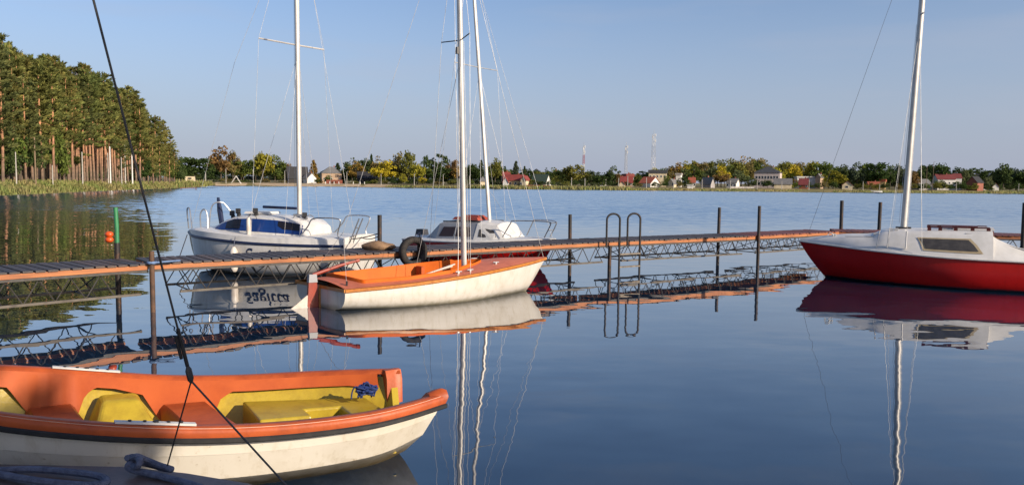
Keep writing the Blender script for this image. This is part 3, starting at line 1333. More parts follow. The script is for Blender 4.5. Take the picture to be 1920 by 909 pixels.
    it.append(('forestay', [V((4.2, 0, .86)), V((3.0, 0, 4.6)), on(.95)]))
    it.append(('backstay', [V((.30, -.3, .95)), on(1)]))
    it.append(('halyard', [on(.01, .10, .02), on(.9, .05)]))
    wires(t, it)

    def place(u, v):
        x = 2.22 - u
        z = .285 + v
        return V((x, side_y(rows, x, z) + .008, z))
    lettering('Sagitta', .41, place, h, 'navy')
    m = MB()
    x, z = .55, .49
    for a, b in (((.33, .42), (.33, .55)), ((.33, .55), (.62, .55)), ((.62, .55), (.62, .42)), ((.62, .42), (.33, .42))):
        m.bar((a[0], side_y(rows, a[0], a[1]) + .006, a[1]), (b[0], side_y(rows, b[0], b[1]) + .006, b[1]), .008, .008)
    m.build('side_hatch_outline', 'navy', h)
    # fenders hang on the near side: things of their own
    mw = Matrix.Translation(BB_O) @ Matrix.Rotation(R(BB_A), 4, 'Z')
    x = 2.42
    c = mw @ V((x, side_y(rows, x, .35) + .10, .30))
    f = thing('fender', 'long white fender hanging on the side of the blue and white boat', 'fender', c)
    MB().tube([(0, 0, z) for z in (-.25, -.23, -.17, .20, .25, .29)], [.03, .06, .082, .082, .055, .03], 12).build('body', 'white_plastic', f, True)
    MB().tube([(0, 0, .28), (.02, .05, .50)], .008, 6).build('rope', 'grey_rope', f, True)
    c = mw @ V((2.20, .80, .98))
    f = thing('fender', 'white fender standing against the cabin window of the blue boat', 'fender', c)
    MB().tube([(0, 0, z) for z in (-.22, -.2, .16, .2, .23)], [.02, .045, .05, .035, .02], 10).build('body', 'white_plastic', f, True)
    MB().tube(arc((.08, 0, .20), .09, 0, math.pi, 8, (1, 0, 0), (0, 0, 1)), .008, 6).build('rope', 'dark_wire', f, True)


blue_boat()


# ------------------------------------------------------------------ grey and white cabin boat with a red hull, bow to the pier
def grey_boat():
    org = V((-2.45, 21.5, 0))
    t = thing('cabin_sailboat', 'white and grey cabin sailboat with dark red hull behind the middle of the pier', 'sailboat', org, R(-38))
    st = [
        (0, [(0, -.02), (.40, .0), (.72, .10), (.82, .30), (.84, .52)]),
        (1.4, [(0, -.16), (.46, -.10), (.86, .06), (.97, .28), (1.0, .54)]),
        (2.6, [(0, -.14), (.36, -.09), (.70, .06), (.85, .30), (.90, .58)]),
        (3.6, [(0, -.06, -.06), (.12, -.01, -.04), (.30, .10), (.43, .34), (.50, .64)]),
        (4.45, [(0, .0, -.5), (0, .06, -.44), (.0, .20, -.3), (.0, .44, -.14), (0, .70, 0)]),
    ]
    rows = hull_rows(st, 32, 4)
    hull_mesh(rows, 'hull', 'red_hull', t)
    strake(rows, 'rubbing_strip', 'white_paint', t, .03, .04, 0, .006)
    sh = sheer(rows)
    m = MB()
    rr = []
    for p in sh:
        c = min(1, p.y / .5)
        r = [V((p.x, p.y, p.z)), V((p.x, p.y * .97, p.z + .03)), V((p.x, p.y * .5, p.z + .06 * c + .02)), V((p.x, 0, p.z + .07 * c + .02))]
        rr.append(r + [mirror(q) for q in r[-2::-1]])
    m.grid(rr)
    m.face(*rr[0])
    m.build('deck', 'white_gel', t, True, weld=True)
    S_ = []
    for x, yb, yt, zb, zt in ((.75, .72, .55, .56, .66), (1.15, .74, .58, .56, .98), (2.35, .70, .52, .60, 1.02), (2.40, .70, .52, .60, 1.02)):
        S_.append((x, [(yb, zb), (yt, zt), (yt * .7, zt + .05), (0, zt + .08)]))
    rw = cabin_loft(S_)
    m = MB()
    m.grid(rw)
    m.face(*rw[0])
    m.build('cabin', 'grey_gel', t, weld=True)
    F_ = []
    for x, yb, yt, zb, zt in ((2.404, .705, .525, .60, 1.025), (2.95, .60, .40, .63, .99), (3.25, .44, .30, .66, .72)):
        F_.append((x, [(yb, zb), (yt, zt), (yt * .7, zt + .05), (0, zt + .08)]))
    rw = cabin_loft(F_)
    m = MB()
    m.grid(rw)
    m.face(*rw[-1])
    m.build('cabin_front', 'white_gel', t, weld=True)

    def sd(sec, x, f, o, sgn):
        xs = [s[0] for s in sec]
        yb = ip(xs, [s[1][0][0] for s in sec], x)
        zb = ip(xs, [s[1][0][1] for s in sec], x)
        yt = ip(xs, [s[1][1][0] for s in sec], x)
        zt = ip(xs, [s[1][1][1] for s in sec], x)
        return V((x, sgn * (lerp(yb, yt, f) + o), lerp(zb, zt, f) + o * .4))
    for sgn in (-1, 1):
        for (a0, a1), (b0, b1) in (((1.22, 1.32), (1.72, 1.72)), ((1.78, 1.78), (2.28, 2.18))):
            m = MB()
            m.grid([[sd(S_, lerp(a0, a1, v), lerp(.22, .80, v), .006, sgn) for v in (0, .5, 1)], [sd(S_, lerp(b0, b1, v), lerp(.22, .80, v), .006, sgn) for v in (0, .5, 1)]])
            m.build('window', 'brown_glass', t)
        m = MB()
        m.grid([[sd(F_, lerp(2.52, 2.50, v), lerp(.22, .66, v), .008, sgn) for v in (0, 1)], [sd(F_, lerp(2.70, 2.7, v), lerp(.18, .72, v), .008, sgn) for v in (0, 1)], [sd(F_, lerp(3.02, 2.9, v), lerp(.22, .66, v), .008, sgn) for v in (0, 1)]])
        m.build('window', 'smoke_glass', t)
        m = MB()
        m.bar((1.2, sgn * .50, 1.04), (2.45, sgn * .47, 1.07), .03, .03)
        m.build('roof_rail', 'dark_wire', t)
    m = MB()
    m.box((1.75, 0, 1.12), (.9, .55, .07), top=.85)
    m.box((1.85, 0, 1.18), (.6, .35, .06), top=.7)
    m.build('hatch_cover', 'red_canvas', t)
    # pulpit
    z0 = .72
    for sgn in (-1, 1):
        m = MB()
        m.tube(smooth_pts([(3.2, sgn * .50, z0), (3.42, sgn * .46, z0 + .35), (3.5, sgn * .44, z0 + .41), (4.1, sgn * .26, z0 + .42), (4.35, sgn * .14, z0 + .40), (4.38, sgn * .12, z0 + .34), (4.2, sgn * .12, z0 + .02)], 4), .014, 6)
        m.build('pulpit_rail', 'steel', t, True)
    m = MB()
    m.tube([(4.36, -.13, z0 + .38), (4.36, .13, z0 + .38)], .012, 6)
    m.tube([(4.3, -.12, z0 + .2), (4.3, .12, z0 + .2)], .012, 6)
    m.build('pulpit_crossbar', 'steel', t, True)
    mb, top = V((2.36, 0, 1.10)), V((1.62, 0, 8.4))
    m = MB()
    m.tube([mb, lerp(mb, top, .7), top], [.058, .055, .04], 12, flat=.8)
    ms = m.build('mast', 'alu', t, True, angle=60)

    def on(f, dx=0, dy=0):
        return lerp(mb, top, f) + V((dx, dy, 0))
    sp = {}
    for sgn in (-1, 1):
        q = on(.538)
        e = q + V((-.08, sgn * .85, .03))
        MB().tube([q, e], .012, 6).build('spreader', 'wire', ms, True)
        sp[sgn] = e
    it = []
    for sgn in (-1, 1):
        it.append(('shroud', [V((2.25, sgn * .86, .60)), sp[sgn], on(.96)]))
        it.append(('shroud', [V((2.75, sgn * .78, .62)), on(.52)]))
        it.append(('shroud', [V((1.95, sgn * .90, .60)), on(.52)]))
    it.append(('forestay', [V((4.36, 0, .72)), on(.9)]))
    it.append(('backstay', [V((.05, .3, .56)), on(1)]))
    it.append(('halyard', [on(.0, .6, .1), on(.10, .08)]))
    wires(t, it)
    # outboard motor under a dark cover at the stern
    m = MB()
    m.box((-.18, .1, .62), (.34, .26, .26), top=.75)
    m.box((-.16, .1, .30), (.12, .10, .5))
    m.build('outboard_motor', 'tarp', t, True, weld=True)


grey_boat()


# ------------------------------------------------------------------ red boat on the right
def red_boat():
    ANG = 180 - 27.5
    L = 5.6
    bow = V((6.60, 17.75, 0))
    e = V((math.cos(R(ANG)), math.sin(R(ANG)), 0))
    org = bow - e * L
    t = thing('cabin_sailboat', 'red hulled sailboat with white cabin moored at the right beyond the pier', 'sailboat', org, R(ANG))
    st = [
        (0, [(0, .02), (.36, .05), (.58, .14), (.64, .32), (.66, .62)]),
        (1.3, [(0, -.2), (.55, -.14), (.80, .02), (.88, .28), (.88, .62)]),
        (2.6, [(0, -.24), (.52, -.16), (.86, .0), (.97, .28), (.97, .64)]),
        (3.9, [(0, -.16), (.30, -.10), (.58, .03), (.74, .32), (.82, .70)]),
        (4.9, [(0, -.05, -.2), (.09, .0, -.16), (.20, .12, -.08), (.31, .38), (.40, .76)]),
        (5.6, [(0, -.02, -.62), (0, .05, -.56), (.0, .18, -.44), (.0, .46, -.22), (0, .80, 0)]),
    ]
    rows = hull_rows(st, 40, 4)
    hull_mesh(rows, 'hull', 'red_hull', t)
    strake(rows, 'rubbing_strip', 'white_paint', t, .035, .035, .0, .012)
    sh = sheer(rows)
    xa = 1.85      # aft end of the cabin
    # deck and cabin moulded in one
    xs = [xa + (5.58 - xa) * i / 50 for i in range(51)]

    def sec(x, o=0.0):
        p = at_x(sh, x)
        b = L - x
        zr = hs([0, .5, 1.0, 1.55, 1.75, 2.4, 3.6], [.82, .90, .97, 1.01, 1.10, 1.15, 1.18], b)
        ye = p.y
        yt = ye * ip([0, 1.4, 1.9, 3.6], [.5, .52, .50, .56], b)
        q = [(ye, p.z), (ye * .985, p.z + .02), (lerp(ye, yt, .40), lerp(p.z, zr, .48)), (lerp(ye, yt, .72), lerp(p.z, zr, .80)), (yt, zr - .03), (yt * .6, zr), (0, zr + .025)]
        return [V((x, max(a, 0), z + .01)) for a, z in q]
    m = MB()
    rw = []
    for x in xs:
        h = sec(x)
        rw.append(h + [mirror(p) for p in h[-2::-1]])
    m.grid(rw)
    m.build('deck', 'white_gel', t, True, weld=True, angle=50)
    # aft bulkhead with a companionway
    m = MB()
    m.face(*rw[0])
    m.build('bulkhead', 'white_gel', t)
    m = MB()
    m.box((xa - .02, .06, .93), (.03, .40, .48))
    m.build('washboard', 'wash_board', t)
    m = MB()
    m.box((xa + .32, .06, 1.215), (.75, .46, .05), top=.92)
    m.build('sliding_hatch', 'white_gel', t)
    # cockpit: coamings sweeping down aft, side deck, floor
    for sgn in (1, -1):
        m = MB()
        rr = []
        for i in range(25):
            x = lerp(xa, .02, i / 24)
            p = at_x(sh, x)
            b = (xa - x) / xa
            zc = p.z + .02 + hs([0, .12, .3, .55, 1], [.44, .30, .17, .12, .08], b)
            yo, yi = p.y, p.y - ip([0, .2, 1], [.40, .30, .28], b)
            rr.append([V((x, sgn * yo, p.z + .01)), V((x, sgn * (yo - .02), p.z + .03)), V((x, sgn * lerp(yo, yi, .55), lerp(p.z, zc, .55))), V((x, sgn * (yi + .03), zc)), V((x, sgn * yi, zc - .01)), V((x, sgn * (yi - .03), .34))])
        m.grid(rr if sgn > 0 else [r[::-1] for r in rr])
        m.build('coaming', 'white_gel', t, True, angle=50)
    m = MB()
    m.grid([[V((x, -at_x(sh, x).y + .3, .36)), V((x, at_x(sh, x).y - .3, .36))] for x in (.05, 1, xa)])
    m.box((.03, 0, .5), (.05, 1.6, .3))
    m.build('cockpit_floor', 'white_gel', t)

    # the side window, framed
    def surf(x, f, o):
        h = sec(x)
        a, b = h[2], h[4]
        q = lerp(h[1], h[2], min(1, f / .5)) if f < .5 else lerp(h[2], h[3], min(1, (f - .5) / .5))
        return V((x, q.y + o, q.z + o * .7))
    for sgn in (1, -1):
        def quad(x0t, x1t, x0b, x1b, f0, f1, o):
            rr = []
            for k in range(5):
                v = k / 4
                a, b = lerp(x0b, x0t, v), lerp(x1b, x1t, v)
                rr.append([surf(lerp(a, b, u / 6), lerp(f0, f1, v), o) for u in range(7)])
            return [[V((p.x, sgn * p.y, p.z)) for p in r] for r in rr]
        m = MB()
        m.grid(quad(3.20, 2.24, 3.08, 2.02, .16, .84, .008))
        fr = m.build('window_frame', 'tan_frame', t, True)
        m = MB()
        m.grid(quad(3.14, 2.28, 3.03, 2.10, .24, .76, .014))
        m.build('pane', 'smoke_glass', fr, True)
    # handrails on the roof
    for sgn in (1, -1):
        m = MB()
        pts = []
        y = .40 * sgn
        z = 1.165
        m.bar((1.9, y, z + .075), (3.0, y, z + .065), .03, .028)
        for x in (1.92, 2.2, 2.5, 2.78, 2.98):
            m.box((x, y, z + .03), (.07, .03, .09))
        m.build('handrail', 'mahogany', t)
    m = MB()
    m.bar((2.1, .06, 1.255), (2.75, .06, 1.255), .30, .02)
    m.build('hatch_trim', 'mahogany', t)
    m = MB()
    m.box((2.25, .56, 1.10), (.16, .05, .06), .15)
    m.build('vent_cowl', 'grey_gel', t)
    m = MB()
    m.bar((3.2, .60, 1.02), (4.6, .34, .96), .012, .012)
    m.build('side_track', 'wire', t)
    for x, y, z in ((4.85, .1, .965), (4.0, .3, 1.03), (3.7, .32, 1.14), (3.6, .32, 1.14)):
        m = MB()
        m.box((x, y, z + .015), (.08, .05, .04))
        m.build('deck_fitting', 'white_paint', t)
    m = MB()
    m.tube(arc((4.92, .12, .95), .06, 0, math.pi, 8, (1, 0, 0), (0, 0, 1)), .012, 6)
    m.build('mooring_eye', 'white_paint', t)
    # mast and rigging
    mb, top = V((3.47, 0, 1.14)), V((3.25, 0, 8.4))
    m = MB()
    m.tube([mb, lerp(mb, top, .7), top], [.072, .069, .05], 12, flat=.85)
    ms = m.build('mast', 'alu', t, True, angle=60)
    m = MB()
    m.box(mb + V((0, 0, .03)), (.30, .24, .05))
    m.build('mast_foot', 'dark_wire', ms)

    def on(f, dx=0, dy=0):
        return lerp(mb, top, f) + V((dx, dy, 0))
    sp = {}
    for sgn in (-1, 1):
        q = on(.628)
        ee = q + V((-.05, sgn * .42, -.05))
        MB().tube([q, ee], .018, 6).build('spreader', 'alu', ms, True)
        sp[sgn] = ee
    it = []
    for sgn in (-1, 1):
        it.append(('shroud', [V((3.40, sgn * .90, .78)), sp[sgn], on(.97)]))
        it.append(('shroud', [V((3.75, sgn * .82, .78)), on(.60)]))
        it.append(('shroud', [V((3.10, sgn * .94, .76)), on(.60)]))
    it.append(('halyard', [on(.02, .09, .03), on(.6, .07)]))
    wires(t, it, r=.003)
    wires(t, [('forestay', [V((5.45, 0, .82)), on(.98)])], 'dark_wire', .0035)
    for x in (3.40, 3.75, 3.95):
        m = MB()
        y = .86 - (x - 3.4) * .2
        a = V((x, y, .78))
        m.tube([a, lerp(a, on(.60), .075)], .016, 6)
        m.build('turnbuckle', 'white_paint', t, True)


M['tan_frame'] = worn('tan_frame', (.50, .40, .24), (.38, .28, .16), .4, 6)
red_boat()


# ------------------------------------------------------------------ the pier
DZ = .75
PF = [PZ(-330, 533, DZ), PZ(280, 493.5, DZ), PZ(783, 469.5, DZ), PZ(1140, 452.5, DZ), PZ(1419, 443.5, DZ), V((9.7, 22.9, DZ))]
PF[4] = lerp(PF[3], V((9.7, 22.9, DZ)), .52) + V((.05, -.15, 0))
PW = 1.05


def pier():
    t = thing('pier', 'long narrow plank pier on steel trusses and posts across the cove', 'pier', PF[1] * V((1, 1, 0)) if False else (0, 0, 0))
    nodes = PF
    secs = list(zip(nodes[:-1], nodes[1:]))

    def section(a, b, wd, mat, truss=True, drop=.0):
        d = (b - a)
        L = d.length
        d.normalize()
        n = V((-d.y, d.x, 0))
        ang = math.atan2(d.y, d.x)
        base = V((a.x, a.y, a.z))
        # deck planks
        m = MB()
        k = int(L / .155)
        for i in range(k):
            x = (i + .5) * L / k
            dy = random.uniform(-.015, .02)
            m.box((x, wd / 2 + dy, -.012 + random.uniform(-.003, .003)), (L / k - .03, wd + .05, .026))
        o = m.build('deck', mat, t)
        o.location = base
        o.rotation_euler = (0, 0, ang)
        for y in (.02, wd - .02):
            m = MB()
            m.box((L / 2, y, -.062), (L - .02, .045, .068))
            o = m.build('stringer', 'stringer', t)
            o.location = base
            o.rotation_euler = (0, 0, ang)
            m = MB()
            m.bar((.02, y, -.118), (L - .02, y, -.118), .05, .036)
            o = m.build('steel_rail', 'truss', t)
            o.location = base
            o.rotation_euler = (0, 0, ang)
        if not truss:
            return
        # lattice girders below, one per side, ends sloping up
        zt, zb = -.138, -.47
        for y in (.05, wd - .05):
            m = MB()
            x0, x1 = .45, L - .12
            m.bar((x0, y, zb), (x1, y, zb), .05, .035)
            o = m.build('bottom_chord', 'chord', t)
            o.location = base
            o.rotation_euler = (0, 0, ang)
            m = MB()
            pitch = .40
            nn = int((x1 - x0) / pitch)
            for i in range(nn):
                xa, xb = x0 + i * pitch, x0 + (i + 1) * pitch
                m.tube([(xa, y, zb), (xa + pitch / 2, y, zt)], .009, 5)
                m.tube([(xa + pitch / 2, y, zt), (xb, y, zb)], .009, 5)
            o = m.build('lattice', 'truss', t)
            o.location = base
            o.rotation_euler = (0, 0, ang)
        m = MB()
        x = .6
        while x < L - .2:
            m.tube([(x, .05, zb), (x, wd - .05, zb)], .012, 5)
            m.tube([(x, .05, zb), (x + .02, wd - .05, zt)], .009, 5)
            m.tube([(x, .05, zt), (x + .02, wd - .05, zb)], .009, 5)
            x += 1.2
        o = m.build('cross_brace', 'truss', t)
        o.location = base
        o.rotation_euler = (0, 0, ang)
    for i, (a, b) in enumerate(secs):
        section(a, b, PW, 'planks' if i < 4 else 'red_planks')
    # head of the pier
    e = nodes[-1]
    e2 = V((16.5, 21.0, DZ))
    section(e + V((-.1, .02, -.004)), e2, 1.5, 'red_planks', True)

    def post(p, z1, r=.045, mat='post'):
        MB().tube([(p.x, p.y, -1.2), (p.x, p.y, .3), (p.x + random.uniform(-.01, .01), p.y, z1)], r, 10).build('post', mat, t, True, angle=60)

    def ztop(px, py, p):
        return 2 + (PY(px, py, p.y).z - 2)

    def front(px):
        # point on the front edge line seen at that column
        best = None
        for a, b in secs:
            for i in range(200):
                q = lerp(a, b, i / 199)
                v = CM.to_3x3().transposed() @ (q - CAM)
                x = 960 + FPX * v.x / -v.z
                if best is None or abs(x - px) < best[0]:
                    d = (b - a).normalized()
                    best = (abs(x - px), q, V((-d.y, d.x, 0)))
        return best[1], best[2]

    def back(px):
        best = None
        for a, b in secs:
            d = (b - a).normalized()
            n = V((-d.y, d.x, 0))
            for i in range(300):
                q = lerp(a, b, i / 299) + n * (PW + .07)
                v = CM.to_3x3().transposed() @ (q - CAM)
                x = 960 + FPX * v.x / -v.z
                if best is None or abs(x - px) < best[0]:
                    best = (abs(x - px), q)
        return best[1]
    out = {}
    for px, py in ((283, 471), (783, 444), (1140, 462), (1419, 386)):
        q, n = front(px)
        q = q - n * .06
        post(q, ztop(px, py, q), .038 if px == 283 else .042, 'rust_post' if px == 283 else 'post')
        out[px] = q
    for px, py in ((221, 455), (712, 403), (1069, 402), (1347, 389)):
        q = back(px)
        post(q, ztop(px, py, q), .043)
        out[px] = q
    for px, py, Y in ((1577, 376, 24.6), (1648, 379, 24.9), (1919, 380, 21.2)):
        q = PY(px, 430, Y)
        post(q, PY(px, py, Y).z, .055)
    return t, out, front


PIER, POSTS, FRONT = pier()


def pier_things():
    # green marker tube with orange floats on the back post at the left
    q = POSTS[221]
    t = thing('marker_pole', 'green marker pole with an orange float rising behind the left pier section', 'pole', V((q.x, q.y, 0)))
    zt, zb = PY(219, 389, q.y).z, PY(221, 463, q.y).z
    MB().tube([(0, 0, zb), (0, 0, (zt + zb) / 2), (-.012, 0, zt)], .034, 10).build('tube', 'green_paint', t, True, angle=60)
    m = MB()
    for dz in (.043, -.043):
        m.ball((-.10, -.05, PY(210, 444, q.y).z + dz), (.068, .06, .050), 12, 8)
    f = m.build('float', 'float_orange', t, True)
    MB().tube([(-.10, -.05, PY(210, 444, q.y).z), (0, 0, PY(215, 440, q.y).z + .05)], .008, 5).build('cord', 'dark_wire', t, True)
    # swimming ladder
    q, n = FRONT(1167)
    d = V((n.y, -n.x, 0))
    q = q - n * .10
    t = thing('pier_ladder', 'dark steel swimming ladder with two tall hooped rails on the pier edge', 'ladder', V((q.x, q.y, 0)), math.atan2(d.y, d.x))
    zt = PY(1180, 400, q.y).z
    rr = .135
    hw = .31
    hd = .40
    for sx in (-hw, hw):
        pts = [(sx, -.16, -.75), (sx, -.16, zt - rr)]
        pts += [(sx, -.16 + rr - rr * math.cos(a), zt - rr + rr * math.sin(a)) for a in [math.pi * i / 12 for i in range(1, 12)]]
        pts += [(sx, -.16 + 2 * rr, zt - rr), (sx, -.16 + 2 * rr, DZ - .1)]
        # the hoops are turned along the pier, as in the photo
        tw = []
        for p in pts:
            dy = p[1] + .16
            tw.append((p[0] - dy * 1.25, p[1] - dy * .8, p[2]))
        MB().tube(tw, .024, 8).build('rail', 'ladder', t, True)
    for z in (.47, .18, -.14):
        m = MB()
        m.box((0, -.16, z), (2 * hw, .06, .03))
        m.build('rung', 'rung', t)
    # lorry tyre hung on the post as a fender
    q = POSTS[783]
    q2, n = FRONT(768)
    d = V((n.y, -n.x, 0))
    c = V((q2.x, q2.y, 0)) - n * .12
    t = thing('tyre', 'old black tyre hung against the pier post behind the orange dinghy', 'tyre', V((c.x, c.y, PY(770, 472, c.y).z)), math.atan2(d.y, d.x))
    rows = []
    for i in range(32):
        a = 2 * math.pi * i / 32
        row = []
        for r_, y in ((.17, -.05), (.19, -.075), (.235, -.08), (.275, -.065), (.29, -.03), (.29, .03), (.275, .065), (.235, .08), (.19, .075), (.17, .05)):
            row.append(V((r_ * math.cos(a), y, r_ * math.sin(a))))
        rows.append(row)
    rows.append(rows[0])
    MB().grid(rows, True).build('carcass', 'tyre', t, True, angle=60)
    m = MB()
    m.tube([(.05, 0, .30), (.16, .02, .36), (.2, .1, .1)], .012, 6)
    m.build('hanging_rope', 'grey_rope', t, True)
    # bundle on the deck beside the tyre
    q, n = FRONT(738)
    p = q + n * .55
    m = MB()
    random.seed(7)
    rows = []
    for i in range(9):
        a = i / 8
        rows.append([V((p.x - .32 + .62 * a + random.uniform(-.02, .02), p.y + .15 * math.cos(2 * math.pi * k / 10) * (.35 + math.sin(math.pi * a)), DZ + .06 + .08 * math.sin(2 * math.pi * k / 10) * (.35 + math.sin(math.pi * a)) + random.uniform(-.015, .015))) for k in range(10)])
    tag(MB().grid(rows, True).build('canvas_bundle', 'tan_canvas', None, True, angle=180), 'crumpled brown canvas bundle lying on the pier left of the tyre', 'bundle')
    # mooring lines
    a = PY(672, 442, 16.6)
    for k, dz in enumerate((0, -.05)):
        b = V((POSTS[712].x, POSTS[712].y, PY(712, 437, POSTS[712].y).z + dz))
        m = MB()
        a2 = PY(625 + 50 * k, 447 - 3 * k, 16.9)
        m.tube([lerp(a2, b, i / 8) + V((0, 0, -.06 * math.sin(math.pi * i / 8))) for i in range(9)], .011, 6)
        tag(m.build('mooring_line', 'dark_wire', None, True), ['upper', 'lower'][k] + ' dark mooring line from the blue boat stern to the pier post', 'rope', 'mooring lines of the blue boat')
    m = MB()
    a = PY(351, 440, 17.3)
    m.tube([a, PY(336, 483, 16.5)], .01, 5)
    tag(m.build('mooring_line', 'dark_wire', None, True), 'dark mooring line slanting down left from the blue boat bow', 'rope', 'mooring lines of the blue boat')
    # blue line round the rusty post
    q = POSTS[283]
    m = MB()
    z = PY(283, 492, q.y).z
    m.tube([V((q.x + .06 * math.cos(a), q.y + .06 * math.sin(a), z + .01 * math.sin(a * 2.5))) for a in [i * .5 for i in range(28)]], .014, 6)
    m.tube([V((q.x + .05, q.y, z)), V((q.x + .25, q.y + .1, DZ + .03)), V((q.x + .3, q.y + .3, DZ + .02))], .014, 6)
    tag(m.build('rope', 'blue_line', None, True), 'pale blue line tied round the rusty pier post at left', 'rope')
    # small float lying at the far end
    c = PY(1428, 427, POSTS[1419].y + .3)


M['blue_line'] = worn('blue_line', (.16, .26, .45), (.1, .15, .28), .7, 20)
pier_things()


# ------------------------------------------------------------------ stern of the near sailing boat and its backstay
def near_boat():
    t = thing('sailing_boat', 'shaded stern deck and backstay of the sailing boat at the lower left corner', 'sailboat', (0, 0, 0))
    zt = .472
    edge = [V((-3.6, 3.95, zt)), V((-3.1, 4.05, zt)), V((-2.73, 4.07, zt)), V((-2.05, 4.05, zt)), V((-1.7, 3.97, zt)), V((-1.33, 3.84, zt)), V((-1.05, 3.68, zt - .01)), V((-.92, 3.5, zt - .01)),
            V((-.86, 3.0, zt)), V((-.84, 1.5, zt)), V((-1.0, .2, zt)), V((-1.5, -1.2, zt)), V((-2.2, -2.3, zt)), V((-2.9, -1.2, zt)), V((-3.5, .2, zt)), V((-3.75, 1.5, zt)), V((-3.75, 3.2, zt))]
    cx = V((-2.3, 1.6, zt + .05))
    rows = [[lerp(p, cx, k) + V((0, 0, .0 + .03 * k)) for p in edge + edge[:1]] for k in (0, .02, .3, .7, .999)]
    m = MB()
    m.grid(rows)
    m.build('deck', 'stern_deck', t, True, angle=60)
    rows = []
    for k, dz in ((1.0, -.004), (1.006, -.03), (1.0, -.07), (.97, -.3), (.86, -.62), (.5, -.8)):
        rows.append([V((lerp(cx.x, p.x, k), lerp(cx.y, p.y, k), p.z + dz)) for p in edge + edge[:1]])
    MB().grid(rows).build('hull', 'cream_hull', t, True, angle=60)
    # mast stands out of the picture on the left; its backstay crosses it
    blk = PY(355, 700, 3.72)
    top_dir = PY(175, 0, 3.30) - blk
    top = blk + top_dir * 4.0
    MB().tube([V((top.x - .02, top.y - .1, zt)), top], [.06, .045], 10).build('mast', 'alu', t, True)
    m = MB()
    m.tube([top, blk], .0050, 6)
    m.tube([lerp(blk, top, f) for f in (.29, .30, .325, .335)], [.005, .010, .010, .005], 6)
    m.build('backstay', 'dark_wire', t, True)
    m = MB()
    d = (top - blk).normalized()
    m.tube([blk + d * q for q in (-.05, -.03, .02, .04)], [.010, .022, .022, .010], 8, flat=.6)
    m.tube([blk + d * .04, blk + d * .24], .009, 6)
    m.tube([blk + d * .08 + V((-.02, 0, 0)), blk + d * .2 + V((-.02, 0, 0))], .008, 6)
    m.build('block', 'black_rubber', t, True)
    m = MB()
    a = PZ(311, 882, zt + .02)
    b = V((-1.0, 3.62, zt))
    m.tube([blk - d * .04, a], .0042, 6)
    m.build('bridle', 'dark_wire', t, True)
    m = MB()
    m.tube([blk - d * .04, b], .0048, 6)
    m.build('bridle', 'dark_wire', t, True)
    # grey mooring rope: one coil at the left, one hitched at the edge
    z = zt + .035
    pts = [PZ(x, y, z) for x, y in ((-140, 885), (-40, 878), (0, 881), (60, 879), (130, 884), (185, 892), (200, 903), (170, 909), (100, 904), (40, 896), (0, 889), (-60, 884), (-140, 895))]
    tag(MB().tube(smooth_pts(pts, 5), .019, 8).build('rope', 'grey_rope', None, True), 'coil of thick grey rope on the stern deck at lower left', 'rope')
    pts = [PZ(238, 858, z + .06), PZ(250, 856, z + .05), PZ(262, 862, z + .06), PZ(258, 874, z + .03), PZ(248, 872, z + .02), PZ(244, 864, z + .03), PZ(256, 855, z + .07), PZ(275, 862, z + .03), PZ(300, 872, z + .01), PZ(322, 879, z), PZ(305, 877, z - .01), PZ(270, 868, z), PZ(246, 868, z + .03), PZ(240, 876, z + .01), PZ(262, 884, z - .005), PZ(300, 892, z - .01), PZ(345, 903, z - .01), PZ(380, 914, z - .01)]
    tag(MB().tube(smooth_pts(pts, 5), .0165, 8).build('rope', 'grey_rope', None, True), 'grey rope knotted at the edge of the stern deck by the bridle', 'rope')


near_boat()

#==MORE==
# ------------------------------------------------------------------ trees
def leaf_quad(m, c, d, wd, ln):
    """a leaf-sized tuft: one quad, random tilt"""
    d = d.normalized()
    a = d.cross(V((random.uniform(-1, 1), random.uniform(-1, 1), random.uniform(-1, 1))))
    if a.length < .01:
        a = V((1, 0, 0))
    a.normalize()
    b = d.cross(a)
    a, b = (a * random.uniform(.8, 1.2) * wd / 2), d * ln / 2
    i = len(m.v)
    m.v += [c - b * .9 - a * .5, c - b * .1 + a, c + b, c - b * .1 - a]
    m.f.append((i, i + 1, i + 2, i + 3))


def rnd_dir():
    while True:
        v = V((random.uniform(-1, 1), random.uniform(-1, 1), random.uniform(-1, 1)))
        if .05 < v.length < 1:
            return v.normalized()


def clump(m, c, r, n, wd, ln, flat=.8):
    for _ in range(n):
        d = rnd_dir()
        q = random.random() ** .45
        p = c + V((d.x * r * q, d.y * r * q, d.z * r * flat * q))
        leaf_quad(m, p, (d + rnd_dir() * .8 + V((0, 0, -.2))), wd * random.uniform(.7, 1.3), ln * random.uniform(.7, 1.3))


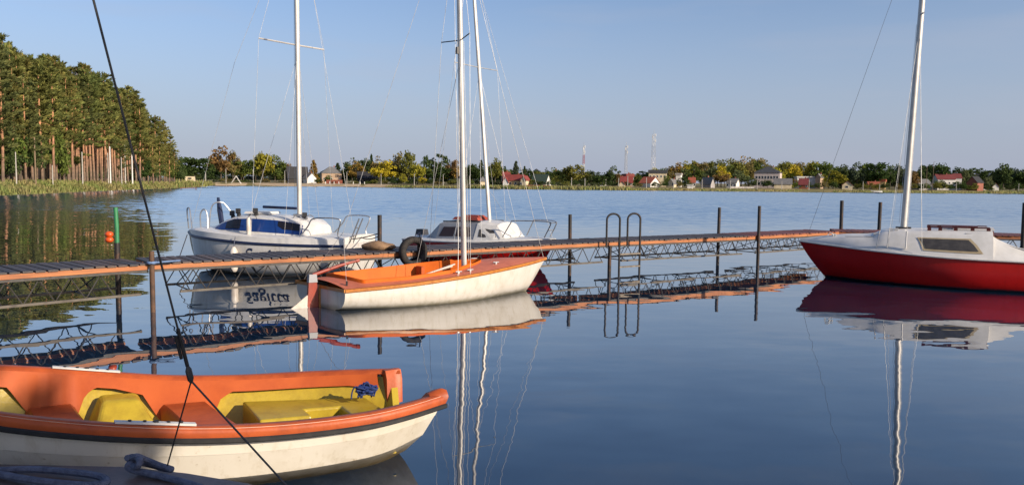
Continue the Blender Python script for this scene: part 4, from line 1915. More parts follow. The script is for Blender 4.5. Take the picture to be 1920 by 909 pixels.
def crown_mesh(kind, seed):
    """crown of a tree 1 m tall and about 1 m wide at scale 1; real size comes from the object's scale"""
    random.seed(seed)
    m = MB()
    if kind in ('round', 'wide', 'tall', 'poplar', 'bush', 'willow'):
        zc, rz, rx, nb = {'round': (.56, .44, .48, 34), 'wide': (.58, .40, .52, 38), 'tall': (.55, .45, .46, 36), 'poplar': (.54, .47, .42, 34), 'bush': (.45, .5, .5, 24), 'willow': (.55, .45, .5, 34)}[kind]
        for k in range(nb):
            d = rnd_dir()
            if d.z < -.6:
                d.z *= .5
            q = random.uniform(.45, 1.0)
            if kind in ('tall', 'poplar'):
                taper = 1 - .55 * max(0, d.z * q) ** 1.3
            else:
                taper = 1 - .25 * max(0, d.z * q)
            c = V((d.x * rx * q * taper * .9, d.y * rx * q * taper * .9, zc + d.z * rz * q * .93))
            r = random.uniform(.10, .19) * (1 if kind != 'bush' else 1.15)
            clump(m, c, r, 44, .054, .075 if kind != 'willow' else .12, .75)
    elif kind == 'spruce':
        for k in range(15):
            z = .06 + .92 * k / 15
            r = .46 * (1 - z) ** .85 + .015
            for b in range(max(4, int(9 * (1 - z) + 3))):
                a = random.uniform(0, 6.283)
                for s_ in range(3):
                    q = (s_ + .6) / 3 * random.uniform(.8, 1.1)
                    c = V((math.cos(a) * r * q, math.sin(a) * r * q, z - .06 * q + random.uniform(-.01, .01)))
                    clump(m, c, .05 + .05 * (1 - z), 9, .045, .07, .5)
    elif kind == 'firtop':      # broad-topped old conifer
        for k in range(26):
            d = rnd_dir()
            c = V((d.x * .40, d.y * .40, .68 + d.z * .24))
            clump(m, c, random.uniform(.09, .16), 40, .045, .08, .5)
    return m


LIB = {}


def crown_lib(kind, n=3):
    if kind not in LIB:
        LIB[kind] = []
        for s_ in range(n):
            o = crown_mesh(kind, 100 + s_ * 7 + len(LIB) * 31).build('crown', 'leaf')
            LIB[kind].append(o.data)
            bpy.data.objects.remove(o)
    return random.choice(LIB[kind])


def trunk_mesh(h, r, lean=0, limbs=0):
    m = MB()
    m.tube([(0, 0, -.3), (lean * .3 * h, .02 * h, h * .3), (lean * .7 * h, 0, h * .7), (lean * h, 0, h)], [r * 1.15, r * .9, r * .6, r * .2], 7)
    for k in range(limbs):
        a = random.uniform(0, 6.28)
        z = h * random.uniform(.45, .8)
        L = h * random.uniform(.18, .3)
        m.tube([(lean * z, 0, z), (lean * z + math.cos(a) * L, math.sin(a) * L, z + L * .7)], [r * .4, r * .1], 5)
    return m


TRUNK = {}


def plant_tree(p, h, wd, kind, col, name, label, cat='tree', group=None):
    t = thing(name, label, cat, p, random.uniform(0, 6.28), group)
    if kind not in TRUNK:
        random.seed(len(TRUNK) + 50)
        TRUNK[kind] = [trunk_mesh(1, .022, random.uniform(-.04, .04), 5).build('trunk', 'bark').data for _ in range(2)]
        for o in [o for o in COL.objects if o.name.startswith('trunk') and o.parent is None]:
            bpy.data.objects.remove(o)
    tr = bpy.data.objects.new('trunk', random.choice(TRUNK[kind]))
    COL.objects.link(tr)
    tr.parent = t
    tr.scale = (h * .8, h * .8, h * .8)
    cr = bpy.data.objects.new('crown', crown_lib(kind))
    COL.objects.link(cr)
    cr.parent = t
    cr.scale = (wd, wd, h)
    j = random.uniform(.88, 1.12)
    j *= 1.12
    cr.color = (col[0] * j, col[1] * j * random.uniform(.95, 1.05), col[2] * j, 1)
    return t


CL = {'dk': (.046, .072, .026), 'dk2': (.062, .086, .036), 'gr': (.090, .120, .034), 'gg': (.115, .135, .070), 'ol': (.15, .152, .042), 'yg': (.23, .22, .036),
      'ye': (.36, .30, .032), 'br': (.17, .112, .050), 'or': (.22, .145, .040), 'bg': (.165, .14, .060), 'sp': (.036, .056, .028), 'bl': (.070, .092, .062)}


def far_tree(x0, x1, top, kind, col, label, off=30, name='broadleaf_tree', cat='tree', group=None):
    """a tree seen between columns x0..x1 with its tip at row top, standing off metres behind the waterline"""
    px = (x0 + x1) / 2
    p = on_shore(px, off)
    wd = (x1 - x0) / FPX * p.y * 1.27
    h = PY(px, top, p.y).z - p.z
    return plant_tree(p, h, wd, kind, CL[col], name, label, cat, group)


FAR = [
    # left bay, behind the beach
    (335, 398, 293, 'wide', 'dk', 'broad dark green tree at the end of the pine wood, left of the brownish tree', 34),
    (392, 438, 274, 'round', 'br', 'tall brownish autumn tree behind the left end of the beach', 44),
    (424, 452, 281, 'tall', 'bg', 'pale brown-green tree close beside the brownish autumn tree on the beach', 40),
    (432, 482, 297, 'wide', 'gr', 'low green pine between the brownish tree and the tall poplar by the beach', 36),
    (476, 512, 268, 'tall', 'yg', 'tall yellow-green poplar standing alone behind the beach', 30),
    (496, 534, 291, 'round', 'gr', 'green tree leaning against the right side of the tall poplar', 34),
    (530, 548, 306, 'round', 'br', 'small brown treetop behind the dark hut roof', 90),
    (576, 600, 297, 'spruce', 'or', 'orange-brown conical tree between the dark hut and the grey roofed house', 40),
    (608, 624, 326, 'bush', 'gr', 'round green bush left of the red fence in front of the grey house', 22),
    (620, 646, 303, 'spruce', 'sp', 'dark spruce behind the grey roofed house', 90),
    (644, 676, 294, 'round', 'dk2', 'dark tree right of the grey roofed house', 60),
    (652, 682, 303, 'round', 'or', 'low orange-tinged tree in front of the dark trees beside the black barn', 48),
    (668, 700, 293, 'wide', 'dk2', 'dark spreading tree above the black barn', 62),
    (688, 704, 285, 'spruce', 'sp', 'pointed dark spruce rising above the black barn', 70),
    (696, 724, 291, 'round', 'bg', 'grey-green tree behind the bright yellow tree', 64),
    (698, 746, 300, 'round', 'ye', 'bright yellow autumn tree at the right end of the beach', 26),
    (728, 762, 285, 'round', 'bg', 'brown-tinged tree right behind the bright yellow tree', 50),
    (750, 780, 281, 'tall', 'ol', 'tallest olive-green tree of the clump right of the yellow tree', 44),
    (768, 796, 296, 'tall', 'yg', 'yellow-green tree at the right side of the clump by the yellow tree', 34),
    (748, 764, 322, 'bush', 'yg', 'small light green young tree in front of the brown clump', 22),
    (784, 800, 330, 'bush', 'ye', 'small yellow bush in front of the clump right of the yellow tree', 22),
    (788, 804, 288, 'firtop', 'dk', 'narrow dark pine left of the broad-topped old pine', 60),
    (802, 838, 287, 'firtop', 'dk2', 'broad-topped old pine behind the mast of the orange dinghy', 50),
    (806, 846, 312, 'wide', 'dk', 'dark green shrubby tree below the broad-topped old pine', 36),
    (836, 862, 300, 'round', 'br', 'rusty brown tree just left of the dinghy mast', 46),
    (848, 872, 309, 'round', 'or', 'orange-brown tree behind the dinghy mast', 40),
    (872, 898, 310, 'wide', 'dk', 'low dark tree right of the dinghy mast beside the small hut', 44),
    (890, 912, 297, 'spruce', 'bl', 'grey-green spruce above the small hut', 60),
    (914, 940, 297, 'tall', 'ol', 'olive tree between the small hut and the red roofed house', 40),
    (930, 946, 301, 'firtop', 'dk', 'dark ragged treetop behind the olive tree and the red roof', 80),
    (954, 978, 299, 'spruce', 'bl', 'larger of two spruces rising behind the long red roofed house', 60),
    (974, 990, 309, 'spruce', 'dk2', 'smaller spruce behind the right end of the long red roofed house', 64),
    (1016, 1030, 313, 'round', 'sp', 'small dark treetop behind the green roofed house', 120),
    (1028, 1052, 328, 'round', 'ol', 'olive shrubby tree touching the green roofed house on its right', 34),
    (1036, 1062, 318, 'wide', 'dk', 'dark tree between the green roofed house and the willow', 56),
    (1054, 1096, 307, 'willow', 'ol', 'big drooping willow in the middle of the far shore', 34),
    (1092, 1122, 317, 'wide', 'dk2', 'dark tree right of the willow below the red and white mast', 46),
    (1112, 1140, 328, 'wide', 'dk', 'low dark tree in front of the white bungalow right of the willow', 36),
    (1136, 1162, 311, 'round', 'dk2', 'tall dark rounded tree left of the middle lattice tower', 50),
    (1150, 1168, 326, 'round', 'br', 'reddish brown tree beside the house with bright red roof', 38),
    (1186, 1204, 326, 'round', 'gr', 'green tree between the bright red roof and the orange roofed house', 36),
    (1192, 1214, 319, 'firtop', 'sp', 'dark pine group left of the flat roofed yellow building', 90),
    (1240, 1254, 326, 'bush', 'gr', 'green tree in front of the flat roofed yellow building', 44),
    (1262, 1292, 329, 'bush', 'dk', 'dark bush right of the cream cottage with arched front', 30),
    (1306, 1332, 326, 'round', 'gg', 'grey-green tree left of the grey-roofed cottage', 34),
    (1336, 1364, 320, 'round', 'br', 'dark purple-brown tree in the village centre, left of the long white house', 32),
    (1366, 1400, 318, 'round', 'gg', 'grey-green rounded tree left of the big square school', 44),
    (1394, 1420, 330, 'bush', 'dk2', 'dark bush at the left foot of the big square school', 34),
    (1424, 1450, 335, 'bush', 'dk', 'very dark bush in front of the big square school', 26),
    (1480, 1500, 333, 'bush', 'br', 'brown bush right of the grey-roofed barn', 30),
    (1500, 1534, 302, 'round', 'yg', 'yellow-green tree above the long white wall', 90),
    (1486, 1502, 310, 'round', 'ye', 'yellow tree behind the left end of the long white wall', 80),
    (1520, 1560, 299, 'wide', 'gr', 'big green tree behind the right end of the long white wall', 80),
    (1538, 1580, 320, 'round', 'yg', 'round yellow-green tree left of the cream cottage', 28),
    (1564, 1592, 306, 'round', 'dk2', 'dark tree behind the cream cottage', 60),
    (1588, 1620, 304, 'round', 'bl', 'grey-green tree right of the cream cottage', 54),
    (1614, 1662, 302, 'wide', 'dk', 'biggest dark green oak on the right part of the far shore', 44),
    (1656, 1676, 310, 'round', 'dk2', 'dark tree between the big oak and the red boat mast', 50),
    (1670, 1694, 307, 'tall', 'bl', 'grey-green tree close left of the red boat mast', 48),
    (1692, 1718, 320, 'round', 'br', 'rusty tree hidden in part by the red boat mast', 40),
    (1712, 1740, 311, 'round', 'dk2', 'dark tree right of the red boat mast', 56),
    (1738, 1772, 302, 'wide', 'dk', 'tall dark spreading tree left of the red roofed villa', 60),
    (1778, 1800, 319, 'round', 'br', 'brown treetop behind the red roofed villa', 100),
    (1796, 1814, 314, 'poplar', 'gg', 'slim grey-green poplar right of the red roofed villa', 44),
    (1810, 1828, 322, 'round', 'bl', 'grey-blue tree between the slim poplar and the grey barn', 60),
    (1838, 1858, 330, 'tall', 'gg', 'pale grey-green tree beside the small white gable', 24),
    (1846, 1872, 320, 'round', 'dk2', 'dark tree above the small white gable', 50),
    (1862, 1892, 307, 'tall', 'dk2', 'tall dark tree near the right edge of the far shore', 40),
    (1884, 1916, 308, 'tall', 'bl', 'tall pale-topped tree at the right edge of the far shore', 42),
    (1900, 1945, 312, 'round', 'dk', 'dark tree cut by the right edge of the picture', 30),
    (1745, 1770, 335, 'bush', 'dk', 'dark garden bush in front of the red roofed villa', 26),
    (1775, 1800, 338, 'bush', 'dk2', 'dark hedge bush at the right foot of the red roofed villa', 26),
]


def far_trees():
    random.seed(21)
    for x0, x1, top, kind, col, lab, off in FAR:
        far_tree(x0, x1, top, kind, col, lab, off, 'conifer' if kind in ('spruce', 'firtop') else ('bush' if kind == 'bush' else 'broadleaf_tree'), 'bush' if kind == 'bush' else 'tree')
    # the wooded slope behind the village: row by row, none told apart
    ridge_x = [1218, 1250, 1268, 1283, 1300, 1325, 1345, 1365, 1385, 1400, 1425, 1440, 1455, 1475, 1500]
    ridge_y = [316, 308, 302, 299, 299, 302, 297, 299, 291, 290, 292, 297, 301, 300, 300]
    lab = 'autumn tree in the wooded slope behind the village houses'
    for x in range(1222, 1500, 15):
        y = ip(ridge_x, ridge_y, x)
        far_tree(x - 15, x + 15, y + random.uniform(-1, 4), random.choice(['round', 'round', 'wide', 'tall']), random.choice(['ol', 'ol', 'or', 'yg', 'gr', 'bg', 'gg']), lab, random.uniform(150, 190), group='trees on the wooded slope')
    for x in range(1230, 1495, 17):
        y = ip(ridge_x, ridge_y, x) + random.uniform(9, 16)
        far_tree(x - 15, x + 15, y, random.choice(['round', 'tall', 'round']), random.choice(['ol', 'gg', 'yg', 'gr', 'ye', 'bg', 'gr']), lab, random.uniform(95, 135), group='trees on the wooded slope')
    # gap-filling trees and bushes between and behind the houses
    lab = 'tree in the low tree line behind the lakeside houses'
    for x in list(range(336, 1215, 13)) + list(range(1500, 1965, 13)):
        y = random.uniform(312, 323) if x > 620 else random.uniform(314, 325)
        if 650 < x < 900 or x > 1500:
            y = random.uniform(303, 319)
        if 395 < x < 535:
            y = random.uniform(299, 313)
        if 1060 < x < 1240 or 1000 < x < 1030 or 530 < x < 640:
            y = random.uniform(321, 328)
        far_tree(x - 14, x + 14, y + (x - 960) * .004, random.choice(['round', 'wide', 'round', 'round', 'firtop']), random.choice(['dk', 'dk2', 'gr', 'bl', 'sp', 'gg', 'ol']), lab, random.uniform(70, 105), group='trees of the low tree line')
    lab = 'dark thicket tree far back behind the village'
    for x in list(range(330, 1230, 14)) + list(range(1480, 1965, 14)):
        far_tree(x - 15, x + 15, random.uniform(325, 331) + (x - 960) * .006, 'bush', random.choice(['dk', 'dk2', 'sp', 'bl']), lab, random.uniform(112, 150), group='thicket behind the village')
    lab = 'low green shrub along the gardens of the far shore'
    for x in list(range(405, 1300, 15)) + list(range(1480, 1930, 15)):
        x += random.uniform(-6, 6)
        if 500 < x < 700 and random.random() < .5:
            continue
        far_tree(x - 8, x + 8, random.uniform(334, 341) + (x - 960) * .006, 'bush', random.choice(['dk', 'dk2', 'gr', 'ol', 'dk', 'bg']), lab, random.uniform(16, 24), 'shrub', 'shrub', 'shrubs along the far shore')


far_trees()


# ------------------------------------------------------------------ the pine wood on the left shore
def pine_crown(seed, h, lo, hi):
    random.seed(seed)
    m = MB()
    z0 = h * random.uniform(lo, hi)
    z = z0
    wide = random.uniform(.80, 1.2)
    while z < h * .97:
        f = (z - z0) / (h - z0)
        L = wide * h * .125 * (1.03 - f) ** .8 * (.45 + .55 * min(1, f * 3.5)) + .25
        for b in range(random.choice([1, 2, 3, 3]) if f < .3 else random.choice([2, 3, 4, 4])):
            a = random.uniform(0, 6.283)
            Lb = L * random.uniform(.45, 1.3)
            up = random.uniform(-.1, .5) + .5 * f
            d = V((math.cos(a), math.sin(a), 0))
            base = V((0, 0, z))
            tip = base + d * Lb + V((0, 0, Lb * up))
            m.tube([base, tip], [.05, .02], 4, False)
            nt_ = 3 if Lb > 1 else 2
            for s_ in range(nt_):
                q = lerp(.5, 1.05, s_ / (nt_ - 1)) * random.uniform(.85, 1.1)
                c = base + d * Lb * q + V((random.uniform(-.2, .2), random.uniform(-.2, .2), Lb * up * q + random.uniform(.0, .3)))
                r = random.uniform(.40, .75) * (1 - .35 * f)
                for _ in range(17):
                    e = rnd_dir()
                    p = c + V((e.x * r, e.y * r, e.z * r * .55)) * random.random() ** .5
                    # needles sweep outwards and up in plumes
                    leaf_quad(m, p, d * .7 + e * .55 + V((.12, 0, .55)), random.uniform(.12, .24), random.uniform(.45, .85))
        z += h * .030 * random.uniform(.5, 1.7)
    for _ in range(30):
        p = V((random.uniform(-.2, .2), random.uniform(-.2, .2), h * random.uniform(.95, 1.0)))
        leaf_quad(m, p, V((random.uniform(-.5, .6), random.uniform(-.5, .5), 1)), .18, .7)
    return m


def pine_wood():
    lib = []
    H = 20.0
    for s_ in range(10):
        cm = pine_crown(300 + s_, H, *((.16, .30) if s_ < 5 else (.34, .54))).build('crown', 'leaf')
        m = MB()
        random.seed(400 + s_)
        ln = random.uniform(-.035, .035)
        m.tube([(0, 0, -.4), (ln * 6, .1, 6), (ln * 14, 0, 13), (ln * 10, 0, 19.4)], [.24, .19, .14, .03], 8)
        for k in range(6):
            a = random.uniform(0, 6.28)
            z = random.uniform(6, 11)
            L = random.uniform(.5, 1.6)
            x = ip([0, 6, 13, 20], [0, ln * 6, ln * 14, ln * 10], z)
            m.tube([(x, 0, z), (x + math.cos(a) * L, math.sin(a) * L, z + random.uniform(-.3, .4))], [.04, .012], 4)
        tm = m.build('trunk', 'pine_bark')
        lib.append((tm.data, cm.data))
        bpy.data.objects.remove(tm)
        bpy.data.objects.remove(cm)
    random.seed(77)
    TOPX = [-60, 0, 13, 37, 67, 108, 127, 161, 195, 236, 262, 277, 300, 316, 332]
    TOPY = [60, 72, 72, 92, 108, 108, 120, 126, 141, 157, 178, 205, 220, 236, 262]

    def pine(px, off, dtop, label, group, col=None):
        p = on_shore(px, off)
        # crowns overlap: the tip follows the outline of the wood
        h = PY(px, ip(TOPX, TOPY, px) + dtop, p.y).z - p.z
        t = thing('pine_tree', label, 'tree', p, random.uniform(0, 6.28), group)
        low = px < 95 or px > 268 or random.random() < .2
        tm, cm = random.choice(lib[:5] if low else lib[5:])
        s_ = h / H
        for nm, me in (('trunk', tm), ('crown', cm)):
            o = bpy.data.objects.new(nm, me)
            COL.objects.link(o)
            o.parent = t
            o.scale = (s_ * random.uniform(.95, 1.25), s_ * random.uniform(.95, 1.25), s_)
            if nm == 'crown':
                j = random.uniform(.8, 1.2)
                c = col or random.choice([(.145, .158, .055), (.118, .142, .050), (.172, .170, .062), (.108, .124, .052)])
                o.color = (c[0] * j, c[1] * j, c[2] * j, 1)
            else:
                o.scale = (s_, s_, s_)
    lab = 'tall pine with a bare reddish trunk in the dense wood on the left shore'
    g = 'tall pines of the left wood'
    x = -70
    while x < 328:
        pine(x, random.uniform(11, 17), random.uniform(2, 46), lab, g)
        x += random.uniform(6, 11) * (1.25 if x < 60 else .85)
    x = -80
    while x < 332:
        pine(x, random.uniform(20, 30), random.uniform(-9, 26), lab, g)
        x += random.uniform(8, 13)
    x = -80
    while x < 325:
        pine(x, random.uniform(34, 50), random.uniform(-10, 18), lab, g)
        x += random.uniform(9, 15)
    pine(318, 9, 28, 'rightmost big pine with forked trunk at the end of the left wood', None)
    pine(288, 9, 40, 'bushy pine second from the right end of the left wood', None)
    # dark undergrowth between the trunks
    lab = 'dark leafy tree of the undergrowth between the pine trunks'
    for px in range(-60, 345, 11):
        p = on_shore(px + random.uniform(-4, 4), random.uniform(13, 18) if px < 120 or px > 255 else random.uniform(26, 34))
        hh = random.uniform(6, 10.5) if px < 120 else (random.uniform(5, 9) if px > 262 else random.uniform(3, 5))
        plant_tree(p, hh, random.uniform(4, 5.5), random.choice(['round', 'bush', 'wide']), random.choice([CL['dk'], CL['gr'], CL['dk2']]), 'broadleaf_tree', lab, 'tree', 'undergrowth of the pine wood')
    for px in range(-60, 350, 9):
        p = on_shore(px + random.uniform(-4, 4), random.uniform(52, 66))
        plant_tree(p, random.uniform(9, 13), random.uniform(6, 8), random.choice(['bush', 'bush', 'round']), CL['dk'], 'broadleaf_tree', 'dark tree far back behind the pine trunks', 'tree', 'trees behind the pine trunks')
    # grass and reeds along the bank
    random.seed(5)
    m = MB()
    for _ in range(9000):
        px = random.uniform(-120, 398)
        off = random.random() ** 1.1 * 14 - .8
        p = on_shore(px, off)
        s_ = 1 + (p.y - 100) / 220
        h = random.uniform(.5, 1.25) if off > 3 else random.uniform(.7, 1.5)
        h *= .55 if px < 330 else 1.2
        w_ = .10 * s_
        a = random.uniform(-1, 1)
        tip = p + V((random.uniform(-.3, .3), random.uniform(-.2, .2), h))
        d = V((math.cos(a), math.sin(a), 0)) * w_
        m.face(p - d, p + d, tip + d * .3, tip - d * .3)
    tag(m.build('reeds', 'reed'), kind='stuff')
    m = MB()
    for _ in range(6500):
        px = random.choice([random.uniform(720, 1500), random.uniform(880, 1200), random.uniform(1560, 2000), random.uniform(1830, 2000)])
        off = random.random() * 7 - .5
        p = on_shore(px, off)
        h = random.uniform(.5, 1.5) * (1.2 if px > 1840 or 880 < px < 1180 else .6)
        d = V((.28, random.uniform(-.2, .2), 0))
        tip = p + V((random.uniform(-.3, .3), 0, h))
        m.face(p - d, p + d, tip + d * .3, tip - d * .3)
    tag(m.build('shore_grass', 'reed'), kind='stuff')


pine_wood()


# ------------------------------------------------------------------ houses of the far shore
def pmat(name, c, rough=.75, sc=.6):
    if name not in M:
        M[name] = worn(name, c, tuple(v * .72 for v in c), rough, sc)
    return name


pmat('roof_red', (.25, .042, .032))
pmat('roof_dark_red', (.19, .035, .032))
pmat('roof_orange', (.34, .085, .042))
pmat('roof_grey', (.17, .165, .16))
pmat('roof_slate', (.055, .058, .066))
pmat('roof_green', (.035, .06, .042))
pmat('roof_black', (.022, .021, .024))
pmat('wall_white', (.78, .75, .69))
pmat('wall_cream', (.70, .58, .38))
pmat('wall_yellow', (.68, .47, .22))
pmat('wall_tan', (.46, .32, .21))
pmat('wall_grey', (.40, .37, .35))
pmat('wall_rose', (.60, .50, .45))
pmat('wall_brick', (.30, .09, .05))
pmat('wood_dark', (.03, .025, .022))
pmat('house_glass', (.03, .035, .045), .2)
pmat('fence_red', (.30, .085, .05))


def house(x0, x1, yb, ye, yr, label, roof='roof_red', wall='wall_white', off=26, turn=0, ridge='x', depth=None, wins=(), chim=True, name='house', cat='house', gable=None, over=.4):
    """columns x0..x1, ground row yb, eaves row ye, ridge row yr; ridge 'x' runs across the view, 'y' shows its gable, 'hip' all sides sloped"""
    px = (x0 + x1) / 2
    p = on_shore(px, off)
    Y = p.y
    k = Y / FPX
    z0 = min(PY(px, yb, Y).z, p.z)
    ze, zr = PY(px, ye, Y).z - z0, PY(px, yr, Y).z - z0
    ca, sa = abs(math.cos(R(turn))), abs(math.sin(R(turn)))
    Wv = (x1 - x0) * k
    D = depth or 8
    W = max((Wv - D * sa) / max(ca, .3), 3)
    t = thing(name, label, cat, V((p.x, Y, z0)), R(turn))
    m = MB()
    m.grid([[(-W / 2, -D / 2, z), (W / 2, -D / 2, z), (W / 2, D / 2, z), (-W / 2, D / 2, z)] for z in (-1, ze)], True)
    if ridge == 'x':
        for s_ in (-1, 1):
            m.face((s_ * W / 2, -D / 2, ze), (s_ * W / 2, D / 2, ze), (s_ * W / 2, 0, zr))
    elif ridge == 'y':
        for s_ in (-1, 1):
            m.face((-W / 2, s_ * D / 2, ze), (W / 2, s_ * D / 2, ze), (0, s_ * D / 2, zr))
    m.build('wall', wall, t)
    m = MB()
    o, th = over, .18
    if ridge == 'flat':
        m.box((0, 0, (ze + zr) / 2), (W + .8, D + .8, zr - ze))
    elif ridge == 'hip':
        q = [(-W / 2 - o, -D / 2 - o), (W / 2 + o, -D / 2 - o), (W / 2 + o, D / 2 + o), (-W / 2 - o, D / 2 + o)]
        r_ = max(W / 2 - D / 2, .3)
        for dz in (0, th):
            a = [V((x, y, ze - .1 + dz)) for x, y in q]
            b, c = V((-r_, 0, zr + dz)), V((r_, 0, zr + dz))
            m.face(a[0], a[1], c, b)
            m.face(a[2], a[3], b, c)
            m.face(a[1], a[2], c)
            m.face(a[3], a[0], b)
        m.grid([[V((x, y, ze - .1)), V((x, y, ze - .1 + th))] for x, y in q + q[:1]])
    else:
        hw, hl = (D / 2, W / 2) if ridge == 'x' else (W / 2, D / 2)
        sl = (zr - ze) / hw
        pr = [(-hw - o, ze - o * sl), (0, zr), (hw + o, ze - o * sl)]
        top = [(a, b + th) for a, b in pr]
        out = pr + top[::-1]

        def P(u, v, z):
            return V((u, v, z)) if ridge == 'x' else V((v, -u, z))
        ends = [[P(s_ * (hl + o), a, b) for a, b in out] for s_ in (-1, 1)]
        m.grid(ends, True)
        for e in ends:
            m.face(e[0], e[1], e[4], e[5])
            m.face(e[1], e[2], e[3], e[4])
    rf = m.build('roof', roof, t)
    if chim:
        m = MB()
        m.box((W * .18, D * .08, zr + .35), (.6, .6, 1.3))
        m.build('chimney', 'wall_brick', rf)
    # windows: (u across -1..1, height z, width, height) on the lakeside wall
    for u, z, ww, hh in wins:
        mf = MB()
        mf.box((u * W / 2, -D / 2 - .03, z), (ww, .08, hh))
        f = mf.build('window', 'white_paint', t)
        g = MB()
        g.box((u * W / 2, -D / 2 - .075, z), (ww - .3, .03, hh - .3))
        g.build('pane', 'house_glass', f)
    return t, W, D, ze, zr


def row(n, z, ww=1.1, hh=1.4, a=-.8, b=.8):
    return [(lerp(a, b, i / max(1, n - 1)), z, ww, hh) for i in range(n)]


def village():
    # left bay
    house(536, 578, 345, 333, 313, 'dark timber hut with a steep black roof behind the beach', 'roof_black', 'wood_dark', 34, 25, 'x', 7, chim=False, name='hut', cat='hut')
    house(568, 592, 346, 334, 325, 'small house with white gable beside the dark timber hut', 'roof_grey', 'wall_white', 30, -38, 'x', 7, row(2, 1.8))
    house(598, 642, 345, 325, 313, 'big house with wide grey hipped roof and one dormer in the left bay', 'roof_grey', 'wall_tan', 56, 20, 'hip', 11, row(3, 3.5))
    house(668, 706, 347, 334, 322, 'long black barn left of the bright yellow tree', 'roof_black', 'wood_dark', 40, 12, 'x', 9, chim=False, name='barn', cat='barn')
    house(899, 909, 350, 340, 332, 'tiny white hut with brown hipped roof on the shore right of the dinghy mast', 'roof_grey', 'wall_cream', 12, 8, 'hip', 2.6, chim=False, name='hut', cat='hut')
    # middle
    house(942, 985, 350, 338, 328, 'long house with dark red roof and yellow walls in the middle of the far shore', 'roof_red', 'wall_yellow', 22, -14, 'x', 8, row(4, 1.8))
    house(976, 991, 350, 337, 330, 'yellow gabled wing at the right end of the long red roofed house', 'roof_red', 'wall_cream', 17, -22, 'y', 6, row(1, 1.6), chim=False)
    house(943, 954, 350, 341, 333, 'small cream gable at the left end of the long red roofed house', 'roof_red', 'wall_white', 17, -12, 'y', 5, chim=False)
    house(938, 956, 344, 331, 323, 'red roofed house half hidden behind the long red roofed one', 'roof_red', 'wall_tan', 50, 10, 'x', 8)
    house(994, 1032, 350, 343, 327, 'steep dark green roofed house with bright white gable', 'roof_green', 'wall_white', 22, -22, 'x', 9, chim=False)
    house(994, 1014, 342, 325, 317, 'grey roofed house rising behind the dark green roof', 'roof_slate', 'wall_grey', 110, 12, 'hip', 10, chim=False)
    house(1034, 1046, 342, 327, 319, 'red roof peeping out between the trees left of the willow', 'roof_red', 'wall_white', 110, 18, 'hip', 8)
    house(1120, 1136, 346, 336, 332, 'low white bungalow with thin red roof right of the willow', 'roof_red', 'wall_white', 60, -12, 'x', 7, row(2, 2), chim=False)
    house(1160, 1186, 350, 342, 331, 'house with bright red roof and tiny cream gable by the middle lattice tower', 'roof_red', 'wall_tan', 24, -10, 'x', 8, row(3, 1.8))
    house(1162, 1168, 350, 345, 340, 'tiny cream gable porch in front of the bright red roof', 'roof_red', 'wall_cream', 15, -12, 'y', 3.5, chim=False)
    house(1166, 1184, 344, 332, 326, 'white house with two chimneys behind the bright red roof', 'roof_red', 'wall_white', 70, 12, 'flat', 8, row(2, 5))
    house(1196, 1236, 352, 343, 332, 'house with large orange-red roof and white gable under the tall tower', 'roof_orange', 'wall_white', 24, -40, 'x', 10, chim=False)
    house(1212, 1250, 346, 325, 319, 'two-storey pale yellow block with flat dark roof behind the orange roof', 'roof_slate', 'wall_cream', 74, -12, 'flat', 10, row(5, 6.2), chim=False)
    house(1248, 1270, 352, 344, 336, 'small cream cottage with pale swept roof right of the orange roofed house', 'roof_grey', 'wall_cream', 22, -30, 'y', 7, row(2, 1.8))
    house(1266, 1275, 340, 328, 325, 'pale square house among trees above the cream cottage', 'wall_grey', 'wall_white', 70, -20, 'flat', 6, chim=False)
    house(1287, 1303, 352, 342, 333, 'white house with brown-red roof left of the grey-green tree', 'roof_orange', 'wall_white', 32, -12, 'x', 7, row(2, 1.8))
    house(1287, 1297, 353, 347, 346, 'small white shed on the grass in front of the brown-red roof', 'wall_white', 'wall_white', 12, -15, 'flat', 3, chim=False, name='shed', cat='shed')
    house(1316, 1334, 352, 344, 333, 'cottage with steep grey roof left of the purple-brown tree', 'roof_grey', 'wall_grey', 24, 28, 'y', 8)
    house(1358, 1386, 353, 343, 335, 'white house with pale grey roof right of the purple-brown tree', 'roof_grey', 'wall_white', 26, -30, 'x', 8, row(3, 1.8))
    house(1408, 1466, 348, 324, 313, 'big two-storey school with grey pyramid roof and rows of windows', 'roof_slate', 'wall_rose', 62, -24, 'hip', 14, row(8, 6.6, 1.3, 2.0) + row(8, 2.8, 1.3, 2.0), True)
    house(1446, 1484, 353, 345, 335, 'low barn with broad grey roof in front of the school', 'roof_grey', 'wall_cream', 22, -18, 'x', 9, chim=False, name='barn', cat='barn')
    house(1492, 1516, 354, 346, 335, 'brick house with dark purple-red roof right of the grey barn', 'roof_dark_red', 'wall_brick', 20, -24, 'x', 8, row(2, 1.6))
    house(1488, 1530, 345, 333, 331, 'long low white building behind the dark purple-red roof', 'wall_white', 'wall_white', 64, -8, 'flat', 9, chim=False)
    house(1524, 1542, 352, 332, 326, 'tall tan gabled house at the right end of the long white building', 'roof_grey', 'wall_tan', 50, -35, 'y', 8)
    # right
    house(1573, 1597, 355, 347, 340, 'cream cottage with low gable on the shore left of the big oak', 'roof_dark_red', 'wall_cream', 16, -20, 'y', 7, [(-.1, 1.5, 1.8, 1.4)], chim=False)
    house(1622, 1646, 352, 346, 341, 'low yellow house partly hidden by the big oak', 'roof_orange', 'wall_yellow', 30, -14, 'x', 7, row(2, 1.6))
    house(1644, 1660, 352, 341, 336, 'orange-yellow house right behind the big oak', 'roof_orange', 'wall_yellow', 40, -30, 'flat', 7, row(1, 2.6), chim=False)
